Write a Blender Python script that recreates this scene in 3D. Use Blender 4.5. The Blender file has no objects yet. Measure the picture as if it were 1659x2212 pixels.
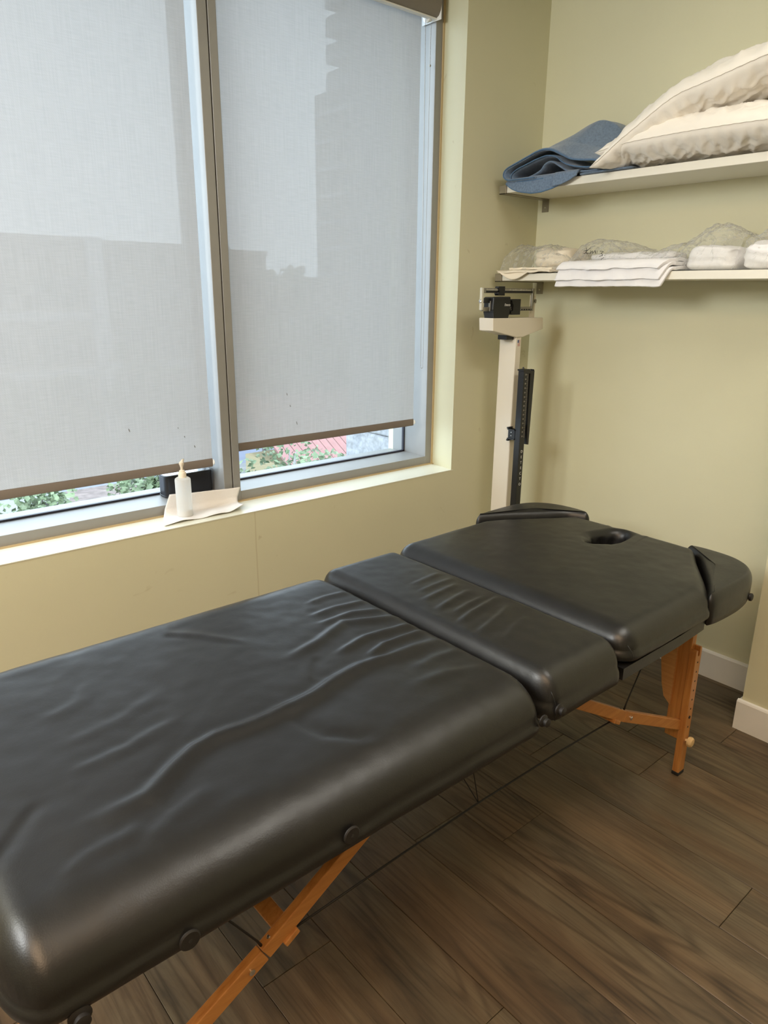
import bpy, bmesh, math, random
import numpy as np
from mathutils import Vector, Matrix, noise
from mathutils.bvhtree import BVHTree

random.seed(7)
SC = bpy.context.scene
COL = SC.collection

# ------------------------------------------------------------------ camera
cam_d = bpy.data.cameras.new('camera')
cam = bpy.data.objects.new('camera', cam_d)
COL.objects.link(cam)
cam_d.sensor_fit = 'HORIZONTAL'
cam_d.sensor_width = 36.0
cam_d.lens = 1543.77 * 36.0 / 1659.0
cam_d.clip_start = 0.02
cam_d.clip_end = 500
_r = (0.7595402607, -0.6504010801, 0.0087765187)
_d = (-0.1845216628, -0.2283841912, -0.9559249014)
_f = (0.6237390065, 0.7244439911, -0.2934800769)
cam.matrix_world = Matrix(((_r[0], -_d[0], -_f[0], 0.0),
                           (_r[1], -_d[1], -_f[1], 0.0),
                           (_r[2], -_d[2], -_f[2], 1.5),
                           (0, 0, 0, 1)))
SC.camera = cam

# ------------------------------------------------------------------ world, sun, exposure
world = bpy.data.worlds.new('sky')
SC.world = world
world.use_nodes = True
_bg = world.node_tree.nodes['Background']
_bg.inputs[0].default_value = (0.745, 0.87, 1.0, 1)      # bright hazy sky, even all round
_bg.inputs[1].default_value = 5.5

sun_d = bpy.data.lights.new('sun', 'SUN')
sun_d.energy = 2.0
sun_d.angle = 0.05
sun_d.color = (1.0, 0.95, 0.86)
sun = bpy.data.objects.new('sun', sun_d)
COL.objects.link(sun)
sun.rotation_euler = (math.radians(42), 0, math.radians(-18))  # from behind the building, never enters the room

vs = SC.view_settings
vs.view_transform = 'Standard'
vs.look = 'None'
vs.exposure = 0.0
vs.gamma = 1.0
vs.use_curve_mapping = False

LAMP_WARM = (1.0, 0.61, 0.29)     # warm ceiling panel left of the foot end
FILL_WHITE = (1.0, 0.95, 0.86)    # added whiter fill panel, unseen above the open floor
FILL_DAY = (0.97, 1.0, 1.0)       # added tilted fill panel, out of view, brightens the shelf wall

# ------------------------------------------------------------------ materials
def newmat(name):
    m = bpy.data.materials.new(name)
    m.use_nodes = True
    nt = m.node_tree
    return m, nt, nt.nodes['Principled BSDF'], nt.nodes['Material Output']

def N(nt, typ, **kw):
    n = nt.nodes.new(typ)
    for k, v in kw.items():
        if k.startswith('i_'):
            key = k[2:]
            key = int(key) if key.isdigit() else key.replace('_', ' ')
            n.inputs[key].default_value = v
        else:
            setattr(n, k, v)
    return n

def ramp(nt, stops):
    n = nt.nodes.new('ShaderNodeValToRGB')
    e = n.color_ramp.elements
    while len(e) < len(stops):
        e.new(0.5)
    for i, (p, c) in enumerate(stops):
        e[i].position = p
        e[i].color = (c[0], c[1], c[2], 1)
    return n

def simple(name, col, rough=0.5, metal=0.0, spec=0.5, bump=0.0, bscale=60, var=0.0, vscale=4.0, sheen=0.0):
    m, nt, p, out = newmat(name)
    p.inputs['Base Color'].default_value = (*col, 1)
    p.inputs['Roughness'].default_value = rough
    p.inputs['Metallic'].default_value = metal
    p.inputs['Specular IOR Level'].default_value = spec
    if sheen:
        p.inputs['Sheen Weight'].default_value = sheen
    tc = N(nt, 'ShaderNodeTexCoord')
    if var:
        nz = N(nt, 'ShaderNodeTexNoise', i_Scale=vscale, i_Detail=5.0)
        nt.links.new(tc.outputs['Object'], nz.inputs['Vector'])
        lo = tuple(max(0, c * (1 - var)) for c in col)
        hi = tuple(min(1, c * (1 + var)) for c in col)
        r = ramp(nt, [(0.3, lo), (0.7, hi)])
        nt.links.new(nz.outputs['Fac'], r.inputs[0])
        nt.links.new(r.outputs[0], p.inputs['Base Color'])
    if bump:
        nb = N(nt, 'ShaderNodeTexNoise', i_Scale=bscale, i_Detail=4.0)
        nt.links.new(tc.outputs['Object'], nb.inputs['Vector'])
        b = N(nt, 'ShaderNodeBump', i_Strength=bump, i_Distance=0.002)
        nt.links.new(nb.outputs['Fac'], b.inputs['Height'])
        nt.links.new(b.outputs[0], p.inputs['Normal'])
    return m

MT = {}
MT['wall'] = simple('wall_paint', (0.66, 0.635, 0.445), 0.55, bump=0.10, bscale=220, var=0.025, vscale=2.2)
MT['ceil'] = simple('ceiling_paint', (0.80, 0.79, 0.74), 0.8)
MT['trim'] = simple('trim_paint', (0.80, 0.78, 0.74), 0.4, var=0.03, vscale=6)
MT['sill'] = simple('sill_paint', (0.78, 0.78, 0.66), 0.35, var=0.02)
MT['caulk'] = simple('caulk', (0.50, 0.38, 0.20), 0.6)
MT['alu'] = simple('anodised_aluminium', (0.29, 0.285, 0.27), 0.45, metal=0.2, var=0.03, vscale=12)
MT['gasket'] = simple('gasket_rubber', (0.02, 0.018, 0.03), 0.5)
MT['seamdark'] = simple('joint_dark', (0.02, 0.02, 0.02), 0.8)
MT['hem'] = simple('hem_fabric', (0.185, 0.150, 0.122), 0.8, bump=0.3, bscale=500)
MT['fascia'] = simple('fascia_fabric', (0.23, 0.20, 0.165), 0.7, bump=0.25, bscale=600)
MT['whiteplast'] = simple('white_plastic', (0.82, 0.81, 0.77), 0.35)
MT['creamplast'] = simple('cream_plastic', (0.80, 0.71, 0.58), 0.4)
MT['chain'] = simple('bead_metal', (0.30, 0.27, 0.23), 0.35, metal=0.6)
MT['shelf'] = simple('shelf_laminate', (0.83, 0.80, 0.70), 0.35, var=0.015)
MT['steel'] = simple('brushed_steel', (0.36, 0.33, 0.27), 0.38, metal=0.85)
MT['screw'] = simple('bolt_metal', (0.7, 0.7, 0.68), 0.25, metal=1.0)
MT['scale'] = simple('scale_enamel', (0.76, 0.70, 0.59), 0.32, var=0.015)
MT['black'] = simple('black_enamel', (0.010, 0.010, 0.011), 0.38)
MT['beam'] = simple('beam_metal', (0.34, 0.32, 0.27), 0.35, metal=0.8)
MT['tick'] = simple('tick_paint', (0.62, 0.60, 0.50), 0.5)
MT['rodtick'] = simple('rod_tick_paint', (0.26, 0.24, 0.20), 0.6)
MT['letter'] = simple('letter_paint', (0.75, 0.74, 0.70), 0.5)
MT['flagblue'] = simple('sticker_blue', (0.04, 0.09, 0.22), 0.5)
MT['flagred'] = simple('sticker_red', (0.55, 0.25, 0.20), 0.5)
MT['cord'] = simple('black_cord', (0.010, 0.010, 0.012), 0.55)
MT['rubber'] = simple('rubber', (0.012, 0.012, 0.012), 0.6)
MT['knob'] = simple('black_knob', (0.012, 0.0105, 0.010), 0.6)
MT['lightwood'] = simple('turned_wood', (0.66, 0.45, 0.22), 0.45, var=0.08, vscale=40)
MT['pillow'] = simple('cotton_cream', (0.88, 0.83, 0.75), 0.8, bump=0.15, bscale=90, sheen=0.2)
MT['linen'] = simple('cotton_white', (0.84, 0.83, 0.84), 0.85, bump=0.25, bscale=160, sheen=0.1)
MT['creamcloth'] = simple('cotton_ivory', (0.82, 0.74, 0.60), 0.85, bump=0.15, bscale=120)
MT['fleece'] = simple('blue_fleece', (0.135, 0.195, 0.285), 0.95, bump=0.5, bscale=420, var=0.22, vscale=130, sheen=0.35)
MT['stitch'] = simple('blue_stitch', (0.09, 0.17, 0.29), 0.9)
MT['stain'] = simple('fabric_stain', (0.22, 0.21, 0.20), 0.8)
MT['ink'] = simple('marker_ink', (0.012, 0.012, 0.014), 0.5)
MT['towel'] = simple('paper_towel', (0.82, 0.79, 0.76), 0.9, bump=0.6, bscale=300)
MT['speaker'] = simple('speaker_leatherette', (0.011, 0.011, 0.013), 0.32, bump=0.2, bscale=500)
MT['speakertop'] = simple('speaker_top', (0.60, 0.62, 0.64), 0.15, metal=0.6)
MT['lampglass'] = None

def paint_wall():
    # the wall paint: a hairline drywall crack and a few scuffs of their own shape
    m = MT['wall']
    return m

def mat_vinyl():
    m, nt, p, out = newmat('black_vinyl')
    tc = N(nt, 'ShaderNodeTexCoord')
    n1 = N(nt, 'ShaderNodeTexNoise', i_Scale=5.0, i_Detail=6.0, i_Roughness=0.6)
    nt.links.new(tc.outputs['Object'], n1.inputs['Vector'])
    r = ramp(nt, [(0.3, (0.34,) * 3), (0.72, (0.47,) * 3)])
    nt.links.new(n1.outputs['Fac'], r.inputs[0])
    nt.links.new(r.outputs[0], p.inputs['Roughness'])
    p.inputs['Base Color'].default_value = (0.008, 0.0078, 0.0078, 1)
    p.inputs['IOR'].default_value = 1.55
    vo = N(nt, 'ShaderNodeTexVoronoi', i_Scale=420.0)
    nt.links.new(tc.outputs['Object'], vo.inputs['Vector'])
    n2 = N(nt, 'ShaderNodeTexNoise', i_Scale=34.0, i_Detail=5.0)
    nt.links.new(tc.outputs['Object'], n2.inputs['Vector'])
    b1 = N(nt, 'ShaderNodeBump', i_Strength=0.10, i_Distance=0.0008)
    nt.links.new(vo.outputs['Distance'], b1.inputs['Height'])
    b2 = N(nt, 'ShaderNodeBump', i_Strength=0.16, i_Distance=0.003)
    nt.links.new(n2.outputs['Fac'], b2.inputs['Height'])
    nt.links.new(b1.outputs[0], b2.inputs['Normal'])
    nt.links.new(b2.outputs[0], p.inputs['Normal'])
    return m
MT['vinyl'] = mat_vinyl()

def mat_plank():
    m, nt, p, out = newmat('plank_wood')
    tc = N(nt, 'ShaderNodeTexCoord')
    oi = N(nt, 'ShaderNodeObjectInfo')
    sc = N(nt, 'ShaderNodeVectorMath', operation='SCALE')
    sc.inputs[0].default_value = (37.0, 19.0, 11.0)
    nt.links.new(oi.outputs['Random'], sc.inputs['Scale'])
    ad = N(nt, 'ShaderNodeVectorMath', operation='ADD')
    nt.links.new(tc.outputs['Object'], ad.inputs[0])
    nt.links.new(sc.outputs[0], ad.inputs[1])
    def stretched(sx, sy, scale, detail, rough=0.55, dist=0.0):
        mp = N(nt, 'ShaderNodeMapping')
        mp.inputs['Scale'].default_value = (sx, sy, 1)
        nt.links.new(ad.outputs[0], mp.inputs['Vector'])
        n = N(nt, 'ShaderNodeTexNoise', i_Scale=scale, i_Detail=detail, i_Roughness=rough, i_Distortion=dist)
        nt.links.new(mp.outputs[0], n.inputs['Vector'])
        return n
    broad = stretched(8.0, 1.6, 1.0, 5, 0.66, 1.1)
    fine = stretched(150, 2.6, 1.0, 4, 0.6, 0.15)
    tint = stretched(7.0, 1.5, 1.0, 3)
    # cathedral growth rings: contour lines of a stretched field
    ringf = stretched(5.5, 0.62, 1.0, 2.0, 0.45, 0.3)
    rm = N(nt, 'ShaderNodeMath', operation='MULTIPLY'); rm.inputs[1].default_value = 105.0
    nt.links.new(ringf.outputs['Fac'], rm.inputs[0])
    rs = N(nt, 'ShaderNodeMath', operation='SINE'); nt.links.new(rm.outputs[0], rs.inputs[0])
    wv = N(nt, 'ShaderNodeMapRange'); wv.inputs['From Min'].default_value = -1.0
    nt.links.new(rs.outputs[0], wv.inputs['Value'])
    zone = stretched(4.0, 1.1, 1.0, 2.0)
    r1 = ramp(nt, [(0.24, (0.042, 0.030, 0.019)), (0.42, (0.098, 0.068, 0.040)), (0.58, (0.135, 0.097, 0.058)), (0.80, (0.175, 0.130, 0.080))])
    nt.links.new(broad.outputs['Fac'], r1.inputs[0])
    r2 = ramp(nt, [(0.30, (0.55, 0.54, 0.52)), (0.48, (0.95, 0.95, 0.95)), (0.75, (1.10, 1.10, 1.08))])
    nt.links.new(fine.outputs['Fac'], r2.inputs[0])
    mx = N(nt, 'ShaderNodeMix', data_type='RGBA', blend_type='MULTIPLY')
    mx.inputs['Factor'].default_value = 0.85
    nt.links.new(r1.outputs[0], mx.inputs[6])
    nt.links.new(r2.outputs[0], mx.inputs[7])
    r3 = ramp(nt, [(0.0, (0.45, 0.42, 0.39)), (0.25, (0.78, 0.77, 0.75)), (0.55, (1, 1, 1)), (1.0, (1.06, 1.06, 1.05))])
    nt.links.new(wv.outputs[0], r3.inputs[0])
    mx2 = N(nt, 'ShaderNodeMix', data_type='RGBA', blend_type='MULTIPLY')
    zr = N(nt, 'ShaderNodeMapRange'); zr.inputs['From Min'].default_value = 0.40; zr.inputs['From Max'].default_value = 0.62
    zr.inputs['To Min'].default_value = 0.12; zr.inputs['To Max'].default_value = 0.75
    nt.links.new(zone.outputs['Fac'], zr.inputs['Value']); nt.links.new(zr.outputs[0], mx2.inputs['Factor'])
    nt.links.new(mx.outputs[2], mx2.inputs[6])
    nt.links.new(r3.outputs[0], mx2.inputs[7])
    # grey-green against warm brown zones
    r4 = ramp(nt, [(0.38, (0.90, 1.00, 1.02)), (0.62, (1.12, 0.97, 0.84))])
    nt.links.new(tint.outputs['Fac'], r4.inputs[0])
    mx3 = N(nt, 'ShaderNodeMix', data_type='RGBA', blend_type='MULTIPLY')
    mx3.inputs['Factor'].default_value = 0.6
    nt.links.new(mx2.outputs[2], mx3.inputs[6])
    nt.links.new(r4.outputs[0], mx3.inputs[7])
    # knots
    mk = N(nt, 'ShaderNodeMapping')
    mk.inputs['Scale'].default_value = (4.6, 2.5, 1)
    nt.links.new(ad.outputs[0], mk.inputs['Vector'])
    vo = N(nt, 'ShaderNodeTexVoronoi', voronoi_dimensions='2D', i_Scale=0.56)
    nt.links.new(mk.outputs[0], vo.inputs['Vector'])
    nk = N(nt, 'ShaderNodeMath', operation='MULTIPLY_ADD')
    nk.inputs[1].default_value = 0.10
    nt.links.new(fine.outputs['Fac'], nk.inputs[0])
    nt.links.new(vo.outputs['Distance'], nk.inputs[2])
    rk = ramp(nt, [(0.075, (0.28, 0.25, 0.22)), (0.125, (0.70, 0.68, 0.66)), (0.23, (1, 1, 1))])
    nt.links.new(nk.outputs[0], rk.inputs[0])
    mx4 = N(nt, 'ShaderNodeMix', data_type='RGBA', blend_type='MULTIPLY')
    mx4.inputs['Factor'].default_value = 0.9
    nt.links.new(mx3.outputs[2], mx4.inputs[6])
    nt.links.new(rk.outputs[0], mx4.inputs[7])
    # plank to plank
    hv = N(nt, 'ShaderNodeHueSaturation')
    mr = N(nt, 'ShaderNodeMapRange')
    mr.inputs['To Min'].default_value = 0.88
    mr.inputs['To Max'].default_value = 1.08
    nt.links.new(oi.outputs['Random'], mr.inputs['Value'])
    nt.links.new(mr.outputs[0], hv.inputs['Value'])
    nt.links.new(mx4.outputs[2], hv.inputs['Color'])
    nt.links.new(hv.outputs[0], p.inputs['Base Color'])
    p.inputs['Roughness'].default_value = 0.47
    p.inputs['Specular IOR Level'].default_value = 0.4
    b = N(nt, 'ShaderNodeBump', i_Strength=0.12, i_Distance=0.001)
    nt.links.new(fine.outputs['Fac'], b.inputs['Height'])
    nt.links.new(b.outputs[0], p.inputs['Normal'])
    return m
MT['plank'] = mat_plank()

def mat_beech(name, axis_scale, dark=(0.40, 0.155, 0.040), light=(0.58, 0.265, 0.078)):
    m, nt, p, out = newmat(name)
    tc = N(nt, 'ShaderNodeTexCoord')
    mp = N(nt, 'ShaderNodeMapping')
    mp.inputs['Scale'].default_value = axis_scale
    nt.links.new(tc.outputs['Object'], mp.inputs['Vector'])
    n = N(nt, 'ShaderNodeTexNoise', i_Scale=1.0, i_Detail=6.0, i_Roughness=0.6, i_Distortion=0.4)
    nt.links.new(mp.outputs[0], n.inputs['Vector'])
    r = ramp(nt, [(0.3, dark), (0.7, light)])
    nt.links.new(n.outputs['Fac'], r.inputs[0])
    nt.links.new(r.outputs[0], p.inputs['Base Color'])
    p.inputs['Roughness'].default_value = 0.32
    b = N(nt, 'ShaderNodeBump', i_Strength=0.06, i_Distance=0.001)
    nt.links.new(n.outputs['Fac'], b.inputs['Height'])
    nt.links.new(b.outputs[0], p.inputs['Normal'])
    return m
MT['beech'] = mat_beech('varnished_beech', (90, 90, 6))
MT['beechx'] = mat_beech('varnished_beech_lengthwise', (6, 90, 60))
MT['plywood'] = mat_beech('varnished_plywood', (60, 8, 130), (0.50, 0.24, 0.085), (0.62, 0.33, 0.13))

def mat_thin_glass():
    m, nt, p, out = newmat('window_glass')
    nt.nodes.remove(p)
    t = N(nt, 'ShaderNodeBsdfTransparent')
    t.inputs[0].default_value = (0.95, 0.975, 0.98, 1)
    g = N(nt, 'ShaderNodeBsdfGlossy', i_Roughness=0.01)
    lw = N(nt, 'ShaderNodeLayerWeight', i_Blend=0.5)
    pw = N(nt, 'ShaderNodeMath', operation='POWER'); pw.inputs[1].default_value = 5.0
    ma = N(nt, 'ShaderNodeMath', operation='MULTIPLY_ADD'); ma.inputs[1].default_value = 0.9; ma.inputs[2].default_value = 0.035
    nt.links.new(lw.outputs['Facing'], pw.inputs[0]); nt.links.new(pw.outputs[0], ma.inputs[0])
    mx = N(nt, 'ShaderNodeMixShader')
    nt.links.new(ma.outputs[0], mx.inputs[0])
    nt.links.new(t.outputs[0], mx.inputs[1])
    nt.links.new(g.outputs[0], mx.inputs[2])
    nt.links.new(mx.outputs[0], out.inputs[0])
    return m
MT['glass'] = mat_thin_glass()

def mat_blind():
    # sunscreen mesh: open weave (part see-through) of pale threads that pass light
    m, nt, p, out = newmat('sunscreen_fabric')
    nt.nodes.remove(p)
    tc = N(nt, 'ShaderNodeTexCoord')
    def wave(rot, scale):
        mp = N(nt, 'ShaderNodeMapping')
        mp.inputs['Rotation'].default_value = (0, rot, 0)
        nt.links.new(tc.outputs['Object'], mp.inputs['Vector'])
        w = N(nt, 'ShaderNodeTexWave', i_Scale=scale, i_Distortion=0.6, i_Detail=1.0)
        nt.links.new(mp.outputs[0], w.inputs['Vector'])
        return w
    tw = wave(math.radians(40), 62)
    mp = N(nt, 'ShaderNodeMapping')
    mp.inputs['Scale'].default_value = (20, 1, 300)
    nt.links.new(tc.outputs['Object'], mp.inputs['Vector'])
    th = N(nt, 'ShaderNodeTexNoise', i_Scale=1.0, i_Detail=3.0)
    nt.links.new(mp.outputs[0], th.inputs['Vector'])
    mp2 = N(nt, 'ShaderNodeMapping')
    mp2.inputs['Scale'].default_value = (240, 1, 8)
    nt.links.new(tc.outputs['Object'], mp2.inputs['Vector'])
    tv = N(nt, 'ShaderNodeTexNoise', i_Scale=1.0, i_Detail=3.0)
    nt.links.new(mp2.outputs[0], tv.inputs['Vector'])
    s1 = N(nt, 'ShaderNodeMath', operation='ADD')
    nt.links.new(th.outputs['Fac'], s1.inputs[0])
    nt.links.new(tv.outputs['Fac'], s1.inputs[1])
    cr = ramp(nt, [(0.34, (0.71, 0.71, 0.705)), (0.66, (0.81, 0.81, 0.805))])
    hf = N(nt, 'ShaderNodeMath', operation='MULTIPLY')
    hf.inputs[1].default_value = 0.5
    nt.links.new(s1.outputs[0], hf.inputs[0])
    nt.links.new(hf.outputs[0], cr.inputs[0])
    dif = N(nt, 'ShaderNodeBsdfDiffuse')
    trl = N(nt, 'ShaderNodeBsdfTranslucent')
    nt.links.new(cr.outputs[0], trl.inputs[0])
    dk = N(nt, 'ShaderNodeMix', data_type='RGBA', blend_type='MULTIPLY'); dk.inputs['Factor'].default_value = 1
    dk.inputs[7].default_value = (0.55, 0.55, 0.56, 1)
    nt.links.new(cr.outputs[0], dk.inputs[6]); nt.links.new(dk.outputs[2], dif.inputs[0])
    m1 = N(nt, 'ShaderNodeMixShader')
    m1.inputs[0].default_value = 0.185
    nt.links.new(dif.outputs[0], m1.inputs[1])
    nt.links.new(trl.outputs[0], m1.inputs[2])
    tr = N(nt, 'ShaderNodeBsdfTransparent')
    op = N(nt, 'ShaderNodeMapRange')
    op.inputs['To Min'].default_value = 0.010
    op.inputs['To Max'].default_value = 0.050
    nt.links.new(tw.outputs['Fac'], op.inputs['Value'])
    m2 = N(nt, 'ShaderNodeMixShader')
    nt.links.new(op.outputs[0], m2.inputs[0])
    nt.links.new(m1.outputs[0], m2.inputs[1])
    nt.links.new(tr.outputs[0], m2.inputs[2])
    nt.links.new(m2.outputs[0], out.inputs[0])
    return m
MT['blind'] = mat_blind()

def mat_film(name, body=0.10, rough=0.08):
    # clear crinkled plastic film
    m, nt, p, out = newmat(name)
    p.inputs['Base Color'].default_value = (0.85, 0.85, 0.82, 1)
    p.inputs['Roughness'].default_value = rough
    p.inputs['Specular IOR Level'].default_value = 1.0
    tc = N(nt, 'ShaderNodeTexCoord')
    vo = N(nt, 'ShaderNodeTexVoronoi', i_Scale=34.0)
    nt.links.new(tc.outputs['Object'], vo.inputs['Vector'])
    nz = N(nt, 'ShaderNodeTexNoise', i_Scale=22.0, i_Detail=4.0, i_Distortion=1.5)
    nt.links.new(tc.outputs['Object'], nz.inputs['Vector'])
    sm = N(nt, 'ShaderNodeMath', operation='ADD')
    nt.links.new(vo.outputs['Distance'], sm.inputs[0])
    nt.links.new(nz.outputs['Fac'], sm.inputs[1])
    b = N(nt, 'ShaderNodeBump', i_Strength=1.0, i_Distance=0.014)
    nt.links.new(sm.outputs[0], b.inputs['Height'])
    nt.links.new(b.outputs[0], p.inputs['Normal'])
    t = N(nt, 'ShaderNodeBsdfTransparent')
    t.inputs[0].default_value = (0.97, 0.97, 0.96, 1)
    lw = N(nt, 'ShaderNodeLayerWeight', i_Blend=0.5)
    nt.links.new(b.outputs[0], lw.inputs['Normal'])
    fr = N(nt, 'ShaderNodeMath', operation='POWER'); fr.inputs[1].default_value = 3.0
    nt.links.new(lw.outputs['Facing'], fr.inputs[0])
    ad = N(nt, 'ShaderNodeMath', operation='MULTIPLY_ADD', use_clamp=True)
    ad.inputs[1].default_value = 0.65
    ad.inputs[2].default_value = body
    nt.links.new(fr.outputs[0], ad.inputs[0])
    mx = N(nt, 'ShaderNodeMixShader')
    nt.links.new(ad.outputs[0], mx.inputs[0])
    nt.links.new(t.outputs[0], mx.inputs[1])
    nt.links.new(p.outputs[0], mx.inputs[2])
    nt.links.new(mx.outputs[0], out.inputs[0])
    return m
MT['film'] = mat_film('clear_film', 0.12, 0.14)

def mat_frosted():
    m, nt, p, out = newmat('frosted_plastic')
    nt.nodes.remove(p)
    d = N(nt, 'ShaderNodeBsdfDiffuse')
    d.inputs[0].default_value = (0.86, 0.86, 0.85, 1)
    t = N(nt, 'ShaderNodeBsdfTranslucent')
    t.inputs[0].default_value = (0.92, 0.92, 0.90, 1)
    g = N(nt, 'ShaderNodeBsdfGlossy', i_Roughness=0.3)
    tr = N(nt, 'ShaderNodeBsdfTransparent')
    a = N(nt, 'ShaderNodeMixShader'); a.inputs[0].default_value = 0.6
    b = N(nt, 'ShaderNodeMixShader'); b.inputs[0].default_value = 0.22
    c = N(nt, 'ShaderNodeMixShader'); c.inputs[0].default_value = 0.05
    nt.links.new(d.outputs[0], a.inputs[1]); nt.links.new(t.outputs[0], a.inputs[2])
    nt.links.new(a.outputs[0], b.inputs[1]); nt.links.new(tr.outputs[0], b.inputs[2])
    nt.links.new(b.outputs[0], c.inputs[1]); nt.links.new(g.outputs[0], c.inputs[2])
    nt.links.new(c.outputs[0], out.inputs[0])
    return m
MT['frost'] = mat_frosted()
MT['liquid'] = simple('lotion', (0.80, 0.79, 0.76), 0.4)

def mat_emit(name, col, s):
    m, nt, p, out = newmat(name)
    p.inputs['Base Color'].default_value = (0.8, 0.8, 0.8, 1)
    p.inputs['Emission Color'].default_value = (*col, 1)
    p.inputs['Emission Strength'].default_value = s
    return m
MT['lampglass'] = mat_emit('lamp_diffuser', FILL_WHITE, 2.0)

# outdoors
MT['concrete'] = simple('speckled_concrete', (0.235, 0.24, 0.25), 0.8, var=0.30, vscale=26, bump=0.3, bscale=80)
MT['asphalt'] = simple('asphalt', (0.20, 0.215, 0.275), 0.85, var=0.08, vscale=0.8)
MT['pave'] = simple('pavement', (0.25, 0.25, 0.25), 0.85, var=0.05, vscale=0.7)
MT['soil'] = simple('planting_bed', (0.185, 0.15, 0.14), 0.9, var=0.3, vscale=3)
MT['leaf'] = simple('leaf', (0.15, 0.20, 0.11), 0.6, var=0.35, vscale=2.5)
MT['leafdark'] = simple('leaf_dark', (0.07, 0.11, 0.055), 0.7, var=0.35, vscale=1.2)
MT['bark'] = simple('bark', (0.25, 0.24, 0.23), 0.85, var=0.15, vscale=8)
MT['tower'] = simple('tower_panel', (0.16, 0.17, 0.18), 0.7, var=0.04)
MT['slab'] = simple('balcony_slab', (0.24, 0.25, 0.27), 0.7)
MT['towerwin'] = simple('tower_glazing', (0.08, 0.10, 0.11), 0.2)
MT['beige'] = simple('beige_render', (0.24, 0.22, 0.20), 0.85, var=0.05, vscale=0.5)
MT['greyblock'] = simple('grey_facade', (0.10, 0.105, 0.10), 0.8, var=0.05, vscale=0.4)
MT['whitewall'] = simple('white_render', (0.42, 0.43, 0.46), 0.8)
MT['yellow'] = simple('yellow_render', (0.30, 0.255, 0.15), 0.8)
MT['pink'] = simple('pink_tile', (0.23, 0.115, 0.11), 0.7, var=0.08, vscale=3)
MT['carpaint'] = simple('white_car_paint', (0.33, 0.34, 0.355), 0.25)
MT['carglass'] = simple('car_glass', (0.08, 0.09, 0.11), 0.1)
MT['tyre'] = simple('tyre', (0.02, 0.02, 0.02), 0.8)

# ------------------------------------------------------------------ mesh helpers
def wloc(o):
    v = Vector((0, 0, 0))
    while o is not None:
        v += Vector(o.location)
        o = o.parent
    return v

def link(name, me, mat, parent=None, origin=None, smooth=False):
    """one mesh object from a mesh in world coordinates; origin moved to its base"""
    if mat is not None:
        me.materials.append(MT[mat] if isinstance(mat, str) else mat)
    if smooth:
        for p in me.polygons:
            p.use_smooth = True
    if origin is None:
        if parent is None or len(me.vertices) == 0:
            vs_ = np.empty(len(me.vertices) * 3)
            me.vertices.foreach_get('co', vs_)
            vs_ = vs_.reshape(-1, 3)
            lo, hi = vs_.min(0), vs_.max(0)
            origin = Vector(((lo[0] + hi[0]) / 2, (lo[1] + hi[1]) / 2, lo[2]))
        else:
            origin = wloc(parent)
    origin = Vector(origin)
    me.transform(Matrix.Translation(-origin))
    o = bpy.data.objects.new(name, me)
    COL.objects.link(o)
    if parent is not None:
        o.parent = parent
        o.location = origin - wloc(parent)
    else:
        o.location = origin
    return o

def bm_obj(name, bm, mat, parent=None, origin=None, smooth=False, recalc=True):
    if recalc:
        bmesh.ops.recalc_face_normals(bm, faces=bm.faces)
    me = bpy.data.meshes.new(name)
    bm.to_mesh(me)
    bm.free()
    return link(name, me, mat, parent, origin, smooth)

def pd_obj(name, verts, faces, mat, parent=None, origin=None, smooth=False, recalc=False):
    me = bpy.data.meshes.new(name)
    me.from_pydata([tuple(v) for v in verts], [], [tuple(f) for f in faces])
    me.update()
    if recalc:
        bm = bmesh.new(); bm.from_mesh(me)
        bmesh.ops.recalc_face_normals(bm, faces=bm.faces)
        bm.to_mesh(me); bm.free()
    return link(name, me, mat, parent, origin, smooth)

def empty(name, loc, label=None, cat=None, group=None, kind=None):
    o = bpy.data.objects.new(name, None)
    o.empty_display_size = 0.05
    COL.objects.link(o)
    o.location = loc
    return tag(o, label, cat, group, kind)

def tag(o, label=None, cat=None, group=None, kind=None):
    if label: o['label'] = label
    if cat: o['category'] = cat
    if group: o['group'] = group
    if kind: o['kind'] = kind
    return o

def add_box(bm, lo, hi, bevel=0.0, seg=2):
    r = bmesh.ops.create_cube(bm, size=1.0)
    vs_ = r['verts']
    for v in vs_:
        v.co = Vector([lo[i] + (v.co[i] + 0.5) * (hi[i] - lo[i]) for i in range(3)])
    if bevel > 0:
        es = set()
        for v in vs_:
            es.update(v.link_edges)
        bmesh.ops.bevel(bm, geom=list(es), offset=bevel, segments=seg, profile=0.5, affect='EDGES')

def box(name, lo, hi, mat, parent=None, bevel=0.0, seg=2, smooth=False, origin=None):
    bm = bmesh.new()
    add_box(bm, lo, hi, bevel, seg)
    return bm_obj(name, bm, mat, parent, origin, smooth)

def add_prism(bm, pts, vec):
    """extrude polygon pts (3-D points) along vec"""
    a = [bm.verts.new(p) for p in pts]
    b = [bm.verts.new(Vector(p) + Vector(vec)) for p in pts]
    n = len(pts)
    bm.faces.new(a[::-1]); bm.faces.new(b)
    for i in range(n):
        bm.faces.new((a[i], a[(i + 1) % n], b[(i + 1) % n], b[i]))

def prism(name, pts, vec, mat, parent=None, bevel=0.0, smooth=False, origin=None):
    bm = bmesh.new()
    add_prism(bm, pts, vec)
    if bevel:
        bmesh.ops.bevel(bm, geom=list(bm.edges), offset=bevel, segments=2, profile=0.5, affect='EDGES')
    return bm_obj(name, bm, mat, parent, origin, smooth)

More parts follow.
